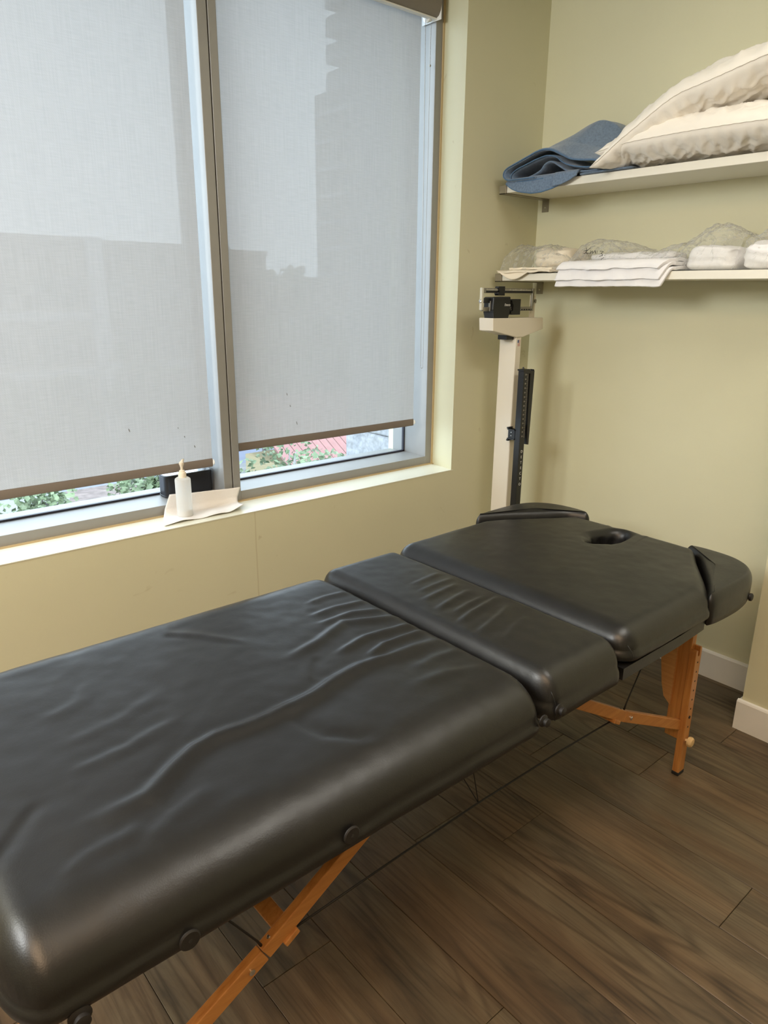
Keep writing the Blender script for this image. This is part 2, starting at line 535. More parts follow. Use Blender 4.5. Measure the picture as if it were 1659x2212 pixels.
def add_tube(bm, pts, r, seg=8, cap=True):
    pts = [Vector(p) for p in pts]
    rings = []
    prev = None
    for i, p in enumerate(pts):
        t = (pts[min(i + 1, len(pts) - 1)] - pts[max(i - 1, 0)]).normalized()
        if prev is None:
            a = t.orthogonal().normalized()
        else:
            a = (prev - t * prev.dot(t)).normalized()
        prev = a
        b = t.cross(a)
        rr = r[i] if isinstance(r, (list, tuple)) else r
        rings.append([bm.verts.new(p + (a * math.cos(k * 2 * math.pi / seg) + b * math.sin(k * 2 * math.pi / seg)) * rr) for k in range(seg)])
    for i in range(len(rings) - 1):
        for k in range(seg):
            bm.faces.new((rings[i][k], rings[i][(k + 1) % seg], rings[i + 1][(k + 1) % seg], rings[i + 1][k]))
    if cap:
        bm.faces.new(rings[0][::-1]); bm.faces.new(rings[-1])

def tube(name, pts, r, mat, parent=None, seg=8, origin=None, smooth=True):
    bm = bmesh.new()
    add_tube(bm, pts, r, seg)
    return bm_obj(name, bm, mat, parent, origin, smooth)

def add_lathe(bm, c, axis, prof, seg=24):
    """prof = [(radius, height along axis)]"""
    ax = Vector(axis).normalized()
    a = ax.orthogonal().normalized(); b = ax.cross(a); c = Vector(c)
    rings = []
    for r, h in prof:
        rings.append([bm.verts.new(c + ax * h + (a * math.cos(k * 2 * math.pi / seg) + b * math.sin(k * 2 * math.pi / seg)) * max(r, 1e-5)) for k in range(seg)])
    for i in range(len(rings) - 1):
        for k in range(seg):
            bm.faces.new((rings[i][k], rings[i][(k + 1) % seg], rings[i + 1][(k + 1) % seg], rings[i + 1][k]))
    bm.faces.new(rings[0][::-1]); bm.faces.new(rings[-1])

def lathe(name, c, axis, prof, mat, parent=None, seg=24, smooth=True, origin=None):
    bm = bmesh.new()
    add_lathe(bm, c, axis, prof, seg)
    o = bm_obj(name, bm, mat, parent, origin, smooth)
    sharpen(o)
    return o

def sharpen(o, ang=40):
    me = o.data
    try:
        me.set_sharp_from_angle(angle=math.radians(ang))
    except Exception:
        pass

def add_board(bm, p0, p1, w, t, side=(0, 1, 0), ext=0.0, bevel=0.0):
    """rectangular board from p0 to p1; t = thickness along side, w = width across"""
    p0 = Vector(p0); p1 = Vector(p1)
    d = (p1 - p0).normalized(); s = Vector(side).normalized(); u = d.cross(s).normalized()
    p0 = p0 - d * ext; p1 = p1 + d * ext
    n0 = len(bm.verts)
    q = [p0 + s * (sx * t / 2) + u * (ux * w / 2) for sx, ux in ((-1, -1), (1, -1), (1, 1), (-1, 1))]
    add_prism(bm, q, p1 - p0)
    if bevel:
        bm.verts.ensure_lookup_table()
        es = set()
        for v in list(bm.verts)[n0:]:
            es.update(v.link_edges)
        bmesh.ops.bevel(bm, geom=list(es), offset=bevel, segments=2, profile=0.5, affect='EDGES')

def board(name, p0, p1, w, t, mat, parent=None, side=(0, 1, 0), bevel=0.002, ext=0.0):
    bm = bmesh.new()
    add_board(bm, p0, p1, w, t, side, ext, bevel)
    return bm_obj(name, bm, mat, parent)

def text_obj(name, body, size, mat, M, parent, shear=0.0, extrude=0.0003, xscale=1.0):
    cu = bpy.data.curves.new(name, 'FONT')
    cu.body = body; cu.size = size; cu.align_x = 'CENTER'; cu.align_y = 'CENTER'
    cu.extrude = extrude; cu.shear = shear
    tmp = bpy.data.objects.new(name + '_tmp', cu)
    COL.objects.link(tmp)
    dg = bpy.context.evaluated_depsgraph_get()
    dg.update()
    me = bpy.data.meshes.new_from_object(tmp.evaluated_get(dg))
    bpy.data.objects.remove(tmp)
    bpy.data.curves.remove(cu)
    me.transform(M @ Matrix.Diagonal((xscale, 1, 1, 1)))
    me.materials.clear()
    return link(name, me, mat, parent)

def sm(a, b, x):
    t = min(1, max(0, (x - a) / (b - a)))
    return t * t * (3 - 2 * t)

# ------------------------------------------------------------------ room constants
XR, YW = 2.728, 2.147          # shelf wall, window wall
XL, YB = -2.60, -3.20          # unseen walls behind the camera
ZC = 2.78
YF, YG = 2.296, 2.452          # window frame face, glass
SILL = 0.751
WX0, WX1 = -0.62, 2.239        # window opening
WZ1 = 2.64
PX, PY = 2.452, 0.868          # projecting wall on the right

# ------------------------------------------------------------------ floor with planks
fl = box('floor', (XL - 0.1, YB - 0.1, -0.06), (XR + 0.1, YW + 0.1, -0.009), 'seamdark')
tag(fl, 'grey brown wood plank floor under the massage table', None, None, 'structure')
PITCH, PLEN = 0.19, 1.22
joint = {5: 1.110, 4: 0.955, 3: 1.25, 2: 0.51, 1: 1.048, 0: 1.211, -1: 0.30, -2: 0.719, -3: 1.10, 6: 0.864, 7: 0.35}
plank_cache = {}
def plank_mesh(w, l):
    key = (round(w, 4), round(l, 4))
    if key not in plank_cache:
        g, c, h = 0.0007, 0.0011, 0.009
        a, b = w / 2 - g, l / 2 - g
        v = []
        for z, ins in ((-h, 0), (-c, 0), (0, c)):
            v += [(-a + ins, -b + ins, z), (a - ins, -b + ins, z), (a - ins, b - ins, z), (-a + ins, b - ins, z)]
        f = [(3, 2, 1, 0), (8, 9, 10, 11)]
        for k in (0, 4):
            for i in range(4):
                f.append((k + i, k + (i + 1) % 4, k + 4 + (i + 1) % 4, k + 4 + i))
        me = bpy.data.meshes.new('plank')
        me.from_pydata(v, [], f)
        me.materials.append(MT['plank'])
        plank_cache[key] = me
    return plank_cache[key]
k = math.floor((XL - 1.17) / PITCH)
while 1.17 + k * PITCH < XR:
    x0 = max(1.17 + k * PITCH, XL); x1 = min(1.17 + (k + 1) * PITCH, XR)
    j = joint.get(k, random.uniform(0, PLEN))
    y = j - 4 * PLEN
    while y < YW:
        y0, y1 = max(y, YB), min(y + PLEN, YW)
        if y1 - y0 > 0.02 and x1 - x0 > 0.01:
            o = bpy.data.objects.new('plank', plank_mesh(x1 - x0, y1 - y0))
            COL.objects.link(o)
            o.parent = fl
            o.location = Vector(((x0 + x1) / 2, (y0 + y1) / 2, 0.0)) - Vector(fl.location)
        y += PLEN
    k += 1

# ------------------------------------------------------------------ walls
def wall_mat_cracked():
    m = MT['wall'].copy()
    m.name = 'wall_paint_cracked'
    nt = m.node_tree
    p = nt.nodes['Principled BSDF']
    src = p.inputs['Base Color'].links[0].from_socket
    tc = N(nt, 'ShaderNodeTexCoord')
    geo = N(nt, 'ShaderNodeNewGeometry')
    sx = N(nt, 'ShaderNodeSeparateXYZ')
    nt.links.new(geo.outputs['Position'], sx.inputs[0])
    nz = N(nt, 'ShaderNodeTexNoise', i_Scale=9.0, i_Detail=4.0)
    nt.links.new(geo.outputs['Position'], nz.inputs['Vector'])
    ma = N(nt, 'ShaderNodeMath', operation='MULTIPLY_ADD')
    ma.inputs[1].default_value = 0.006
    nt.links.new(nz.outputs['Fac'], ma.inputs[0]); nt.links.new(sx.outputs['X'], ma.inputs[2])
    su = N(nt, 'ShaderNodeMath', operation='SUBTRACT'); su.inputs[1].default_value = 1.2435
    nt.links.new(ma.outputs[0], su.inputs[0])
    ab = N(nt, 'ShaderNodeMath', operation='ABSOLUTE'); nt.links.new(su.outputs[0], ab.inputs[0])
    rr = ramp(nt, [(0.0, (0.84, 0.80, 0.73)), (0.0011, (1, 1, 1))])
    nt.links.new(ab.outputs[0], rr.inputs[0])
    # scuffs
    n2 = N(nt, 'ShaderNodeTexNoise', i_Scale=13.0, i_Detail=2.0, i_Distortion=1.0)
    nt.links.new(geo.outputs['Position'], n2.inputs['Vector'])
    r2 = ramp(nt, [(0.70, (1, 1, 1)), (0.78, (0.86, 0.83, 0.78))])
    nt.links.new(n2.outputs['Fac'], r2.inputs[0])
    a = N(nt, 'ShaderNodeMix', data_type='RGBA', blend_type='MULTIPLY'); a.inputs['Factor'].default_value = 1
    b = N(nt, 'ShaderNodeMix', data_type='RGBA', blend_type='MULTIPLY'); b.inputs['Factor'].default_value = 1
    nt.links.new(src, a.inputs[6]); nt.links.new(rr.outputs[0], a.inputs[7])
    nt.links.new(a.outputs[2], b.inputs[6]); nt.links.new(r2.outputs[0], b.inputs[7])
    nt.links.new(b.outputs[2], p.inputs['Base Color'])
    return m
MT['wallwin'] = wall_mat_cracked()

YO = 2.60   # outer face of the window wall
bm = bmesh.new()
add_box(bm, (XL - 0.1, YW, -0.06), (XR + 0.4, YO, SILL - 0.002))        # below the window
add_box(bm, (XL - 0.1, YW, WZ1), (XR + 0.4, YO, ZC + 0.1))              # above
add_box(bm, (XL - 0.1, YW, SILL - 0.002), (WX0, YO, WZ1))               # left of it
# right pier with a reveal that opens slightly towards the frame
add_prism(bm, [(WX1, YW, SILL - 0.002), (XR + 0.4, YW, SILL - 0.002), (XR + 0.4, YO, SILL - 0.002), (2.264, YO, SILL - 0.002), (2.264, YF, SILL - 0.002)], (0, 0, WZ1 - SILL + 0.002))
w = bm_obj('wall_window', bm, 'wallwin')
tag(w, 'pale green painted wall around the two blinds', None, None, 'structure')
w = box('wall_shelves', (XR, YB - 0.1, -0.06), (XR + 0.12, YW, ZC + 0.1), 'wall')
tag(w, 'pale green painted wall carrying the two white shelves', None, None, 'structure')
w = box('wall_projection', (PX, YB - 0.1, -0.009), (XR, PY, ZC + 0.1), 'wall')
tag(w, 'pale green wall projection at the right edge', None, None, 'structure')
w = box('wall_left', (XL - 0.12, YB - 0.1, -0.06), (XL, YW, ZC + 0.1), 'wall'); tag(w, 'pale green wall left of the camera', None, None, 'structure')
w = box('wall_back', (XL, YB - 0.12, -0.06), (PX, YB, ZC + 0.1), 'wall'); tag(w, 'pale green wall behind the camera', None, None, 'structure')
w = box('ceiling', (XL, YB, ZC), (XR, YW, ZC + 0.1), 'ceil'); tag(w, 'plain white ceiling', None, None, 'structure')

def baseboard(name, pts, label):
    """pts: profile sweep along straight run (a,b) with outward normal n"""
    (a, b, n) = pts
    a = Vector(a); b = Vector(b); n = Vector(n)
    prof = [(0, 0), (0.013, 0), (0.013, 0.108), (0.010, 0.114), (0, 0.116)]
    poly = [a + n * u + Vector((0, 0, z)) for u, z in prof]
    o = prism(name, poly, b - a, 'trim')
    return tag(o, label, None, None, 'structure')
baseboard('baseboard_shelves', ((XR, PY, 0.0), (XR, YW, 0.0), (-1, 0, 0)), 'white baseboard along the shelf wall')
baseboard('baseboard_window', ((XL, YW, 0.0), (XR - 0.013, YW, 0.0), (0, -1, 0)), 'white baseboard under the window')
baseboard('baseboard_projection', ((PX, YB, 0.0), (PX, PY + 0.013, 0.0), (-1, 0, 0)), 'scuffed white baseboard of the wall projection at the right edge')
baseboard('baseboard_return', ((PX, PY, 0.0), (XR - 0.013, PY, 0.0), (0, 1, 0)), 'white baseboard on the return of the wall projection')

# painted sill board and caulk line
o = prism('trim_sill', [(WX0, YW - 0.001, SILL - 0.003), (WX0, YF + 0.02, SILL - 0.003), (WX0, YF + 0.02, SILL), (WX0, YW - 0.001, SILL)], (2.25 - WX0, 0, 0), 'sill')
tag(o, 'white painted window sill ledge below the blinds', None, None, 'structure')
o = box('trim_caulk', (WX0, YF - 0.014, SILL), (2.262, YF + 0.001, SILL + 0.003), 'caulk')
tag(o, 'tan caulk line between sill and window frame', None, None, 'structure')
o = box('trim_caulk_jamb', (2.256, YF - 0.006, SILL), (2.2645, YF + 0.001, WZ1), 'caulk')
tag(o, 'tan caulk line between jamb and window reveal', None, None, 'structure')
o = box('trim_reveal_left', (WX0 - 0.002, YW, SILL), (WX0 + 0.001, YF, WZ1), 'sill')
tag(o, 'painted reveal at the unseen left window end', None, None, 'structure')

# ------------------------------------------------------------------ windows
def window(name, label, x0, x1, in0, in1):
    """x0..x1 outer frame, in0..in1 clear opening"""
    t = empty(name, ((x0 + x1) / 2, YF, SILL), label, None, None, 'structure')
    zb, zt = 0.788, WZ1 - 0.04
    box('stile', (x0, YF, SILL), (in0, YG + 0.03, WZ1), 'alu', t, 0.0012, 1)
    box('stile', (in1, YF, SILL), (x1, YG + 0.03, WZ1), 'alu', t, 0.0012, 1)
    box('bottom_rail', (in0, YF + 0.0005, SILL), (in1, YG + 0.03, zb), 'alu', t, 0.001, 1)
    box('top_rail', (in0, YF + 0.0005, zt), (in1, YG + 0.03, WZ1), 'alu', t, 0.001, 1)
    bm = bmesh.new()
    add_box(bm, (in0, YG - 0.014, zb), (in1, YG - 0.002, zb + 0.007))
    add_box(bm, (in1 - 0.006, YG - 0.014, zb), (in1, YG - 0.002, zt))
    add_box(bm, (in0, YG - 0.014, zb), (in0 + 0.006, YG - 0.002, zt))
    add_box(bm, (in0, YG - 0.014, zt - 0.007), (in1, YG - 0.002, zt))
    bm_obj('gasket', bm, 'gasket', t)
    box('glass_pane', (in0, YG, zb), (in1, YG + 0.004, zt), 'glass', t)
    # outside glazing bead and cap that show through the pane
    bm = bmesh.new()
    add_box(bm, (in0 - 0.01, YG + 0.03, zb - 0.03), (in1 + 0.01, YG + 0.10, zb - 0.006))
    add_box(bm, (in1 + 0.012, YG + 0.03, zb - 0.03), (in1 + 0.05, YG + 0.08, zt))
    bm_obj('outer_cap', bm, 'alu', t)
    return t
window('window_1', 'left window of the pair behind a lowered grey blind', WX0, 1.2385, WX0 + 0.045, 1.205)
window('window_2', 'right window of the pair behind a lowered grey blind', 1.2425, 2.262, 1.272, 2.221)
o = box('trim_mullion_joint', (1.2385, YF + 0.006, SILL), (1.2425, YG + 0.03, WZ1), 'seamdark')
tag(o, 'dark joint between the two window frames', None, None, 'structure')

# ------------------------------------------------------------------ roller blinds
def blind(label, x0, x1, zb, fx0, fx1, yb=2.325, chain=False, stains=()):
    t = empty('roller_blind', ((x0 + x1) / 2, yb, zb), label, 'blind')
    n, mz = 40, 40
    ztop = 2.56
    v, f = [], []
    for i in range(mz + 1):
        z = zb + 0.03 + (ztop - zb - 0.03) * i / mz
        for k in range(n + 1):
            u = k / n
            bow = 0.0035 * math.sin(u * math.pi) * (1 - i / mz) + 0.0012 * math.sin(u * 19 + i * 0.1) * (1 - i / mz)
            v.append((x0 + (x1 - x0) * u, yb - bow, z))
    for i in range(mz):
        for k in range(n):
            a = i * (n + 1) + k
            f.append((a, a + 1, a + n + 2, a + n + 1))
    fab = pd_obj('fabric', v, f, 'blind', t, smooth=True)
    # a few dark specks on the fabric
    for sx_, sz_, sl in stains:
        u = (sx_ - x0) / (x1 - x0); i_ = (sz_ - zb - 0.03) / (ztop - zb - 0.03)
        yy = yb - 0.0035 * math.sin(u * math.pi) * (1 - i_) - 0.0012 * math.sin(u * 19 + i_ * 4) * (1 - i_) - 0.0006
        bm = bmesh.new()
        add_lathe(bm, (sx_, yy, sz_), (0, -1, 0), [(0.0022, -0.0002), (0.0022, 0.0002), (0.001, 0.0004)], 8)
        bmesh.ops.scale(bm, vec=(0.8, 1, sl), space=Matrix.Translation((-sx_, -yy, -sz_)), verts=bm.verts)
        bmesh.ops.rotate(bm, cent=(sx_, yy, sz_), matrix=Matrix.Rotation(math.radians(-18), 3, 'Y'), verts=bm.verts)
        bm_obj('stain', bm, 'stain', fab)
    # hem pocket with rod
    bm = bmesh.new()
    pts = [(x0, yb + 0.0032 * math.cos(a) - 0.001, zb + 0.015 + 0.0155 * math.sin(a)) for a in np.linspace(0, 2 * math.pi, 14, endpoint=False)]
    add_prism(bm, pts, (x1 - x0, 0, 0))
    bm_obj('hem_bar', bm, 'hem', t)
    lathe('hem_end_cap', (x1 - 0.0005, yb, zb + 0.015), (1, 0, 0), [(0.006, 0), (0.0105, 0.002), (0.0105, 0.005), (0.006, 0.007)], 'whiteplast', t, 14)
    # fascia: rounded front cover at the head
    prof = [(2.262, 2.62), (2.262, 2.548), (2.266, 2.530), (2.276, 2.515), (2.290, 2.508), (2.302, 2.508), (2.302, 2.513), (2.292, 2.514), (2.281, 2.520), (2.272, 2.533), (2.268, 2.549), (2.268, 2.62)]
    bm = bmesh.new()
    add_prism(bm, [(fx0, y, z) for y, z in prof], (fx1 - fx0, 0, 0))
    fas = bm_obj('fascia', bm, 'fascia', t, smooth=True)
    sharpen(fas, 35)
    box('fascia_rail', (fx0, 2.286, 2.503), (fx1, 2.306, 2.509), 'whiteplast', t, 0.001, 1)
    bm = bmesh.new()
    add_tube(bm, [(x0, yb + 0.018, 2.575), (x1, yb + 0.018, 2.575)], 0.022, 18)
    bm_obj('roller_tube', bm, 'whiteplast', t, smooth=True)
    box('end_bracket', (fx1, 2.264, 2.50), (fx1 + 0.003, 2.37, 2.62), 'whiteplast', t, 0.001, 1)
    if chain:
        lathe('clutch', (fx1 - 0.034, 2.312, 2.513), (1, 0, 0), [(0.013, 0), (0.020, 0.004), (0.020, 0.012), (0.015, 0.016), (0.015, 0.024), (0.009, 0.028)], 'whiteplast', t, 20)
        bm = bmesh.new()
        path = []
        zl, zh = 1.19, 2.50
        for z in np.arange(zh, zl, -0.0052):
            s = (zh - z) / (zh - zl)
            path.append((2.178 + 0.017 * s ** 0.8, 2.312, z))
        r0 = 0.0065
        for a in np.linspace(0, math.pi, 6)[1:-1]:
            path.append((2.195 + r0 - r0 * math.cos(a), 2.312, zl - r0 * math.sin(a)))
        for z in np.arange(zl, zh, 0.0052):
            s = (zh - z) / (zh - zl)
            path.append((2.208 + 0.0 * s, 2.312, z))
        for p in path:
            bmesh.ops.create_icosphere(bm, subdivisions=1, radius=0.0017, matrix=Matrix.Translation(p))
        c = bm_obj('bead_chain', bm, 'chain', t, smooth=True)
        c['kind'] = 'stuff'
        tube('chain_thread', [path[0], path[len(path) // 2 - 4]], 0.0005, 'whiteplast', c, 5)
        lathe('chain_stop', (2.2081, 2.312, 2.352), (0, 0, 1), [(0.002, -0.004), (0.0036, -0.002), (0.0036, 0.002), (0.002, 0.004)], 'steel', t, 10)
    return t
blind('left grey mesh roller blind, hanging lower, behind the pump bottle', WX0 + 0.06, 1.178, 0.891, WX0 + 0.05, 1.20, stains=[(0.8846, 1.0567, 3.0), (1.0565, 1.0451, 1.0), (1.0779, 1.0117, 1.6), (1.1135, 0.9725, 2.2)])
blind('right grey mesh roller blind with bead chain and taupe fascia', 1.287, 2.168, 0.932, 1.278, 2.214, chain=True, stains=[(1.5056, 1.125, 2.6), (1.5187, 1.0795, 2.2), (1.5463, 1.0101, 3.4)])

# ------------------------------------------------------------------ ceiling lamps (unseen overhead; the white and tilted panels are added fill)
def lamp(x, y, sx, sy, power, colour, label, z=None, tilt=0.0):
    z = ZC if z is None else z
    t = empty('ceiling_light', (x, y, z), label, 'lamp', 'ceiling lights')
    bm = bmesh.new()
    for lo, hi in (((-sx - 0.02, -sy - 0.02), (sx + 0.02, -sy)), ((-sx - 0.02, sy), (sx + 0.02, sy + 0.02)), ((-sx - 0.02, -sy), (-sx, sy)), ((sx, -sy), (sx + 0.02, sy))):
        add_box(bm, (x + lo[0], y + lo[1], z - 0.025), (x + hi[0], y + hi[1], z - 0.0002))
    bm_obj('rim', bm, 'whiteplast', t)
    box('diffuser', (x - sx, y - sy, z - 0.014), (x + sx, y + sy, z - 0.006), 'lampglass', t)
    l = bpy.data.lights.new('lamp_light', 'AREA')
    l.shape = 'RECTANGLE'; l.size = sx * 2; l.size_y = sy * 2; l.energy = power; l.color = colour
    lo = bpy.data.objects.new('lamp_light', l)
    COL.objects.link(lo)
    lo.parent = t
    lo.location = (0, 0, -0.016)
    if tilt:
        t.rotation_euler = (0, tilt, 0)
        h = bpy.data.objects.new('hanger', None)
        bpy.data.objects.remove(h)
        for yy in (-sy * 0.8, sy * 0.8):
            inv = Matrix.Rotation(-tilt, 4, 'Y')
            bm = bmesh.new()
            add_tube(bm, [inv @ Vector((0, yy, 0.0)), inv @ Vector((0, yy, ZC - z))], 0.002, 6)
            me = bpy.data.meshes.new('hanging_wire'); bm.to_mesh(me); bm.free()
            me.materials.append(MT['steel'])
            hw = bpy.data.objects.new('hanging_wire', me); COL.objects.link(hw); hw.parent = t  # wires made up to carry the added tilted panel
lamp(1.50, 0.15, 0.60, 0.30, 20.0, FILL_WHITE, 'added white fill panel, unseen above the open floor')
lamp(-1.50, 1.58, 0.46, 0.50, 62.0, FILL_DAY, 'added tilted fill panel, unseen left of the windows, brightening the shelf wall', z=2.36, tilt=math.radians(-48))
lamp(-0.60, -0.30, 0.60, 0.90, 47.0, LAMP_WARM, 'warm ceiling light panel behind the foot end')

# ------------------------------------------------------------------ massage table
TY0, TY1 = 0.794, 1.665
TYC = (TY0 + TY1) / 2
ZT, ZB = 0.700, 0.590
table = empty('massage_table', (1.14, TYC, 0.0), 'black padded folding massage table with a face hole and orange wooden legs', 'table')

def ridge_height(X, Y, ridges):
    H = np.zeros_like(X)
    for pts, amp, wid in ridges:
        P = np.array(pts)
        seg = np.hypot(*(P[1:] - P[:-1]).T)
        cum = np.concatenate([[0], np.cumsum(seg)])
        best = np.full(X.shape, 1e9); par = np.zeros_like(X)
        sgn = np.zeros_like(X)
        for i in range(len(P) - 1):
            d = P[i + 1] - P[i]; L2 = d @ d
            t = np.clip(((X - P[i, 0]) * d[0] + (Y - P[i, 1]) * d[1]) / L2, 0, 1)
            dx = X - (P[i, 0] + t * d[0]); dy = Y - (P[i, 1] + t * d[1])
            dist = np.hypot(dx, dy)
            m = dist < best
            best = np.where(m, dist, best)
            par = np.where(m, (cum[i] + t * seg[i]) / cum[-1], par)
            sgn = np.where(m, np.sign(d[0] * dy - d[1] * dx), sgn)
        tap = np.clip(par / 0.22, 0, 1) * np.clip((1 - par) / 0.22, 0, 1)
        tap = tap * tap * (3 - 2 * tap)
        w_ = wid * np.where(sgn > 0, 1.5, 0.85)
        H += amp * tap * (np.exp(-(best / w_) ** 2) - 0.35 * np.exp(-(best / (2.4 * w_)) ** 2))
    return H

def cluster(a, b, r, nr, step):
    t = np.linspace(0, math.pi / 2, nr)
    e = r * (1 - np.cos(t))
    m = np.linspace(a + r, b - r, max(2, int((b - a - 2 * r) / step) + 1))
    return np.concatenate([a + e[:-1], m, (b - e[:-1])[::-1]])

def cushion(name, x0, x1, y0, y1, zt, zb, rr_, rz, step, ridges, parent, hole=None, taper=None, crown=0.004, noise_amp=0.0009, seed=0.0, mat='vinyl'):
    rx, ry = rr_
    xs = cluster(x0, x1, rx, 9, step); ys = cluster(y0, y1, ry, 12, step)
    X, Y = np.meshgrid(xs, ys, indexing='ij')
    nx, ny = X.shape
    U = (X - x0) / (x1 - x0); V = (Y - y0) / (y1 - y0)
    qx = np.clip(np.maximum(1 - (X - x0) / rx, 1 - (x1 - X) / rx), 0, 1)
    qy = np.clip(np.maximum(1 - (Y - y0) / ry, 1 - (y1 - Y) / ry), 0, 1)
    q = np.hypot(qx, qy)
    s = np.where(q > 1, 1 / np.maximum(q, 1e-9), 1.0)
    X = np.where(qx > 0, np.where(U < 0.5, x0 + rx * (1 - qx * s), x1 - rx * (1 - qx * s)), X)
    Y = np.where(qy > 0, np.where(V < 0.5, y0 + ry * (1 - qy * s), y1 - ry * (1 - qy * s)), Y)
    q = np.clip(q, 0, 1)
    Z = zt - rz * (1 - np.sqrt(np.clip(1 - q * q, 0, 1)))
    Z += crown * np.sin(np.pi * np.clip(U, 0, 1)) ** 0.6 * np.sin(np.pi * np.clip(V, 0, 1)) ** 0.6
    fade = np.clip(1 - q * q, 0, 1)
    keep = np.ones((nx - 1, ny - 1), bool)
    ring = None
    if hole:
        hx, hy, bx, by, shape = hole
        ai = [i for i in range(nx) if abs(xs[i] - hx) <= bx]; bi = [j for j in range(ny) if abs(ys[j] - hy) <= by]
        i0, i1, j0, j1 = ai[0], ai[-1], bi[0], bi[-1]
        ic, jc = (i0 + i1) / 2, (j0 + j1) / 2
        inner = 0.5
        for i in range(i0, i1 + 1):
            for j in range(j0, j1 + 1):
                a = (i - ic) / ((i1 - i0) / 2); b = (j - jc) / ((j1 - j0) / 2)
                c = max(abs(a), abs(b))
                if c < 1e-6:
                    continue
                th = math.atan2(b * by, a * bx)
                px_, py_ = shape(th)
                t = max(0.0, (c - inner) / (1 - inner))
                sx_, sy_ = a / c * bx, b / c * by
                tt = t
                X[i, j] = hx + px_ * (1 - tt) + sx_ * tt
                Y[i, j] = hy + py_ * (1 - tt) + sy_ * tt
                Z[i, j] -= 0.022 * max(0, 1 - t / 0.42) ** 2.2
        # the square ring nearest c == inner
        k1 = int(round((i1 - i0) / 2 * (1 - inner))); k2 = int(round((j1 - j0) / 2 * (1 - inner)))
        ri0, ri1, rj0, rj1 = i0 + k1, i1 - k1, j0 + k2, j1 - k2
        keep[ri0:ri1, rj0:rj1] = False
        ring = [(i, rj0) for i in range(ri0, ri1)] + [(ri1, j) for j in range(rj0, rj1)] + [(i, rj1) for i in range(ri1, ri0, -1)] + [(ri0, j) for j in range(rj1, rj0, -1)]
    if taper:
        wv = taper(X)
        Y = TYC + (Y - TYC) * wv
    if ridges:
        Z += ridge_height(X, Y, ridges) * fade
    if noise_amp:
        for i in range(nx):
            for j in range(ny):
                p = Vector((X[i, j] * 9 + seed, Y[i, j] * 9, seed))
                Z[i, j] += noise_amp * (noise.noise(p) * 1.6 + noise.noise(p * 3.1)) * (0.3 + 0.7 * fade[i, j])
    verts = [(X[i, j], Y[i, j], Z[i, j]) for i in range(nx) for j in range(ny)]
    idx = lambda i, j: i * ny + j
    faces = [(idx(i, j), idx(i + 1, j), idx(i + 1, j + 1), idx(i, j + 1)) for i in range(nx - 1) for j in range(ny - 1) if keep[i, j]]
    loop = [(i, 0) for i in range(nx - 1)] + [(nx - 1, j) for j in range(ny - 1)] + [(i, ny - 1) for i in range(nx - 1, 0, -1)] + [(0, j) for j in range(ny - 1, 0, -1)]
    P = [np.array(verts[idx(*l)]) for l in loop]
    n = len(P)
    nor = []
    for i in range(n):
        a, b = P[i - 1], P[(i + 1) % n]
        if np.hypot(*(b - a)[:2]) < 1e-6:
            nor.append(nor[-1] if nor else np.array([0, -1.0]))
            continue
        d = (b - a)[:2] / np.hypot(*(b - a)[:2])
        nor.append(np.array([d[1], -d[0]]))
    prev = [idx(*l) for l in loop]
    K = 7
    for k_ in range(1, K + 1):
        s_ = k_ / K
        cur = []
        for i in range(n):
            bul = 0.007 * math.sin(s_ * math.pi * 0.9) + 0.0012 * noise.noise(Vector((P[i][0] * 14 + seed, P[i][1] * 14, s_ * 3)))
            tuck = -0.008 if k_ == K else 0
            xy = P[i][:2] + nor[i] * (bul + tuck)
            cur.append(len(verts))
            verts.append((xy[0], xy[1], P[i][2] + (zb - P[i][2]) * s_))
        for i in range(n):
            faces.append((prev[i], cur[i], cur[(i + 1) % n], prev[(i + 1) % n])[::-1])
        prev = cur
    if ring:
        Q = [np.array(verts[idx(*l)]) for l in ring]
        c = np.mean(Q, 0)
        prv = [idx(*l) for l in ring]
        nq = len(Q)
        for k_ in range(1, 6):
            s_ = k_ / 5
            cur = []
            for i in range(nq):
                pl = 0.0045 * math.sin(i * 2 * math.pi * 9 / nq) * math.sin(math.pi * min(1, s_ * 1.2))
                d = Q[i][:2] - c[:2]
                xy = c[:2] + d * (1 + 0.02 * s_ + pl / max(0.02, np.hypot(*d)))
                cur.append(len(verts))
                verts.append((xy[0], xy[1], Q[i][2] + (zb + 0.002 - Q[i][2]) * s_))
            for i in range(nq):
                faces.append((prv[i], prv[(i + 1) % nq], cur[(i + 1) % nq], cur[i])[::-1])
            prv = cur
    else:
        faces.append(tuple(prev))
    o = pd_obj(name, verts, faces, mat, parent, smooth=True, recalc=True)
    return o

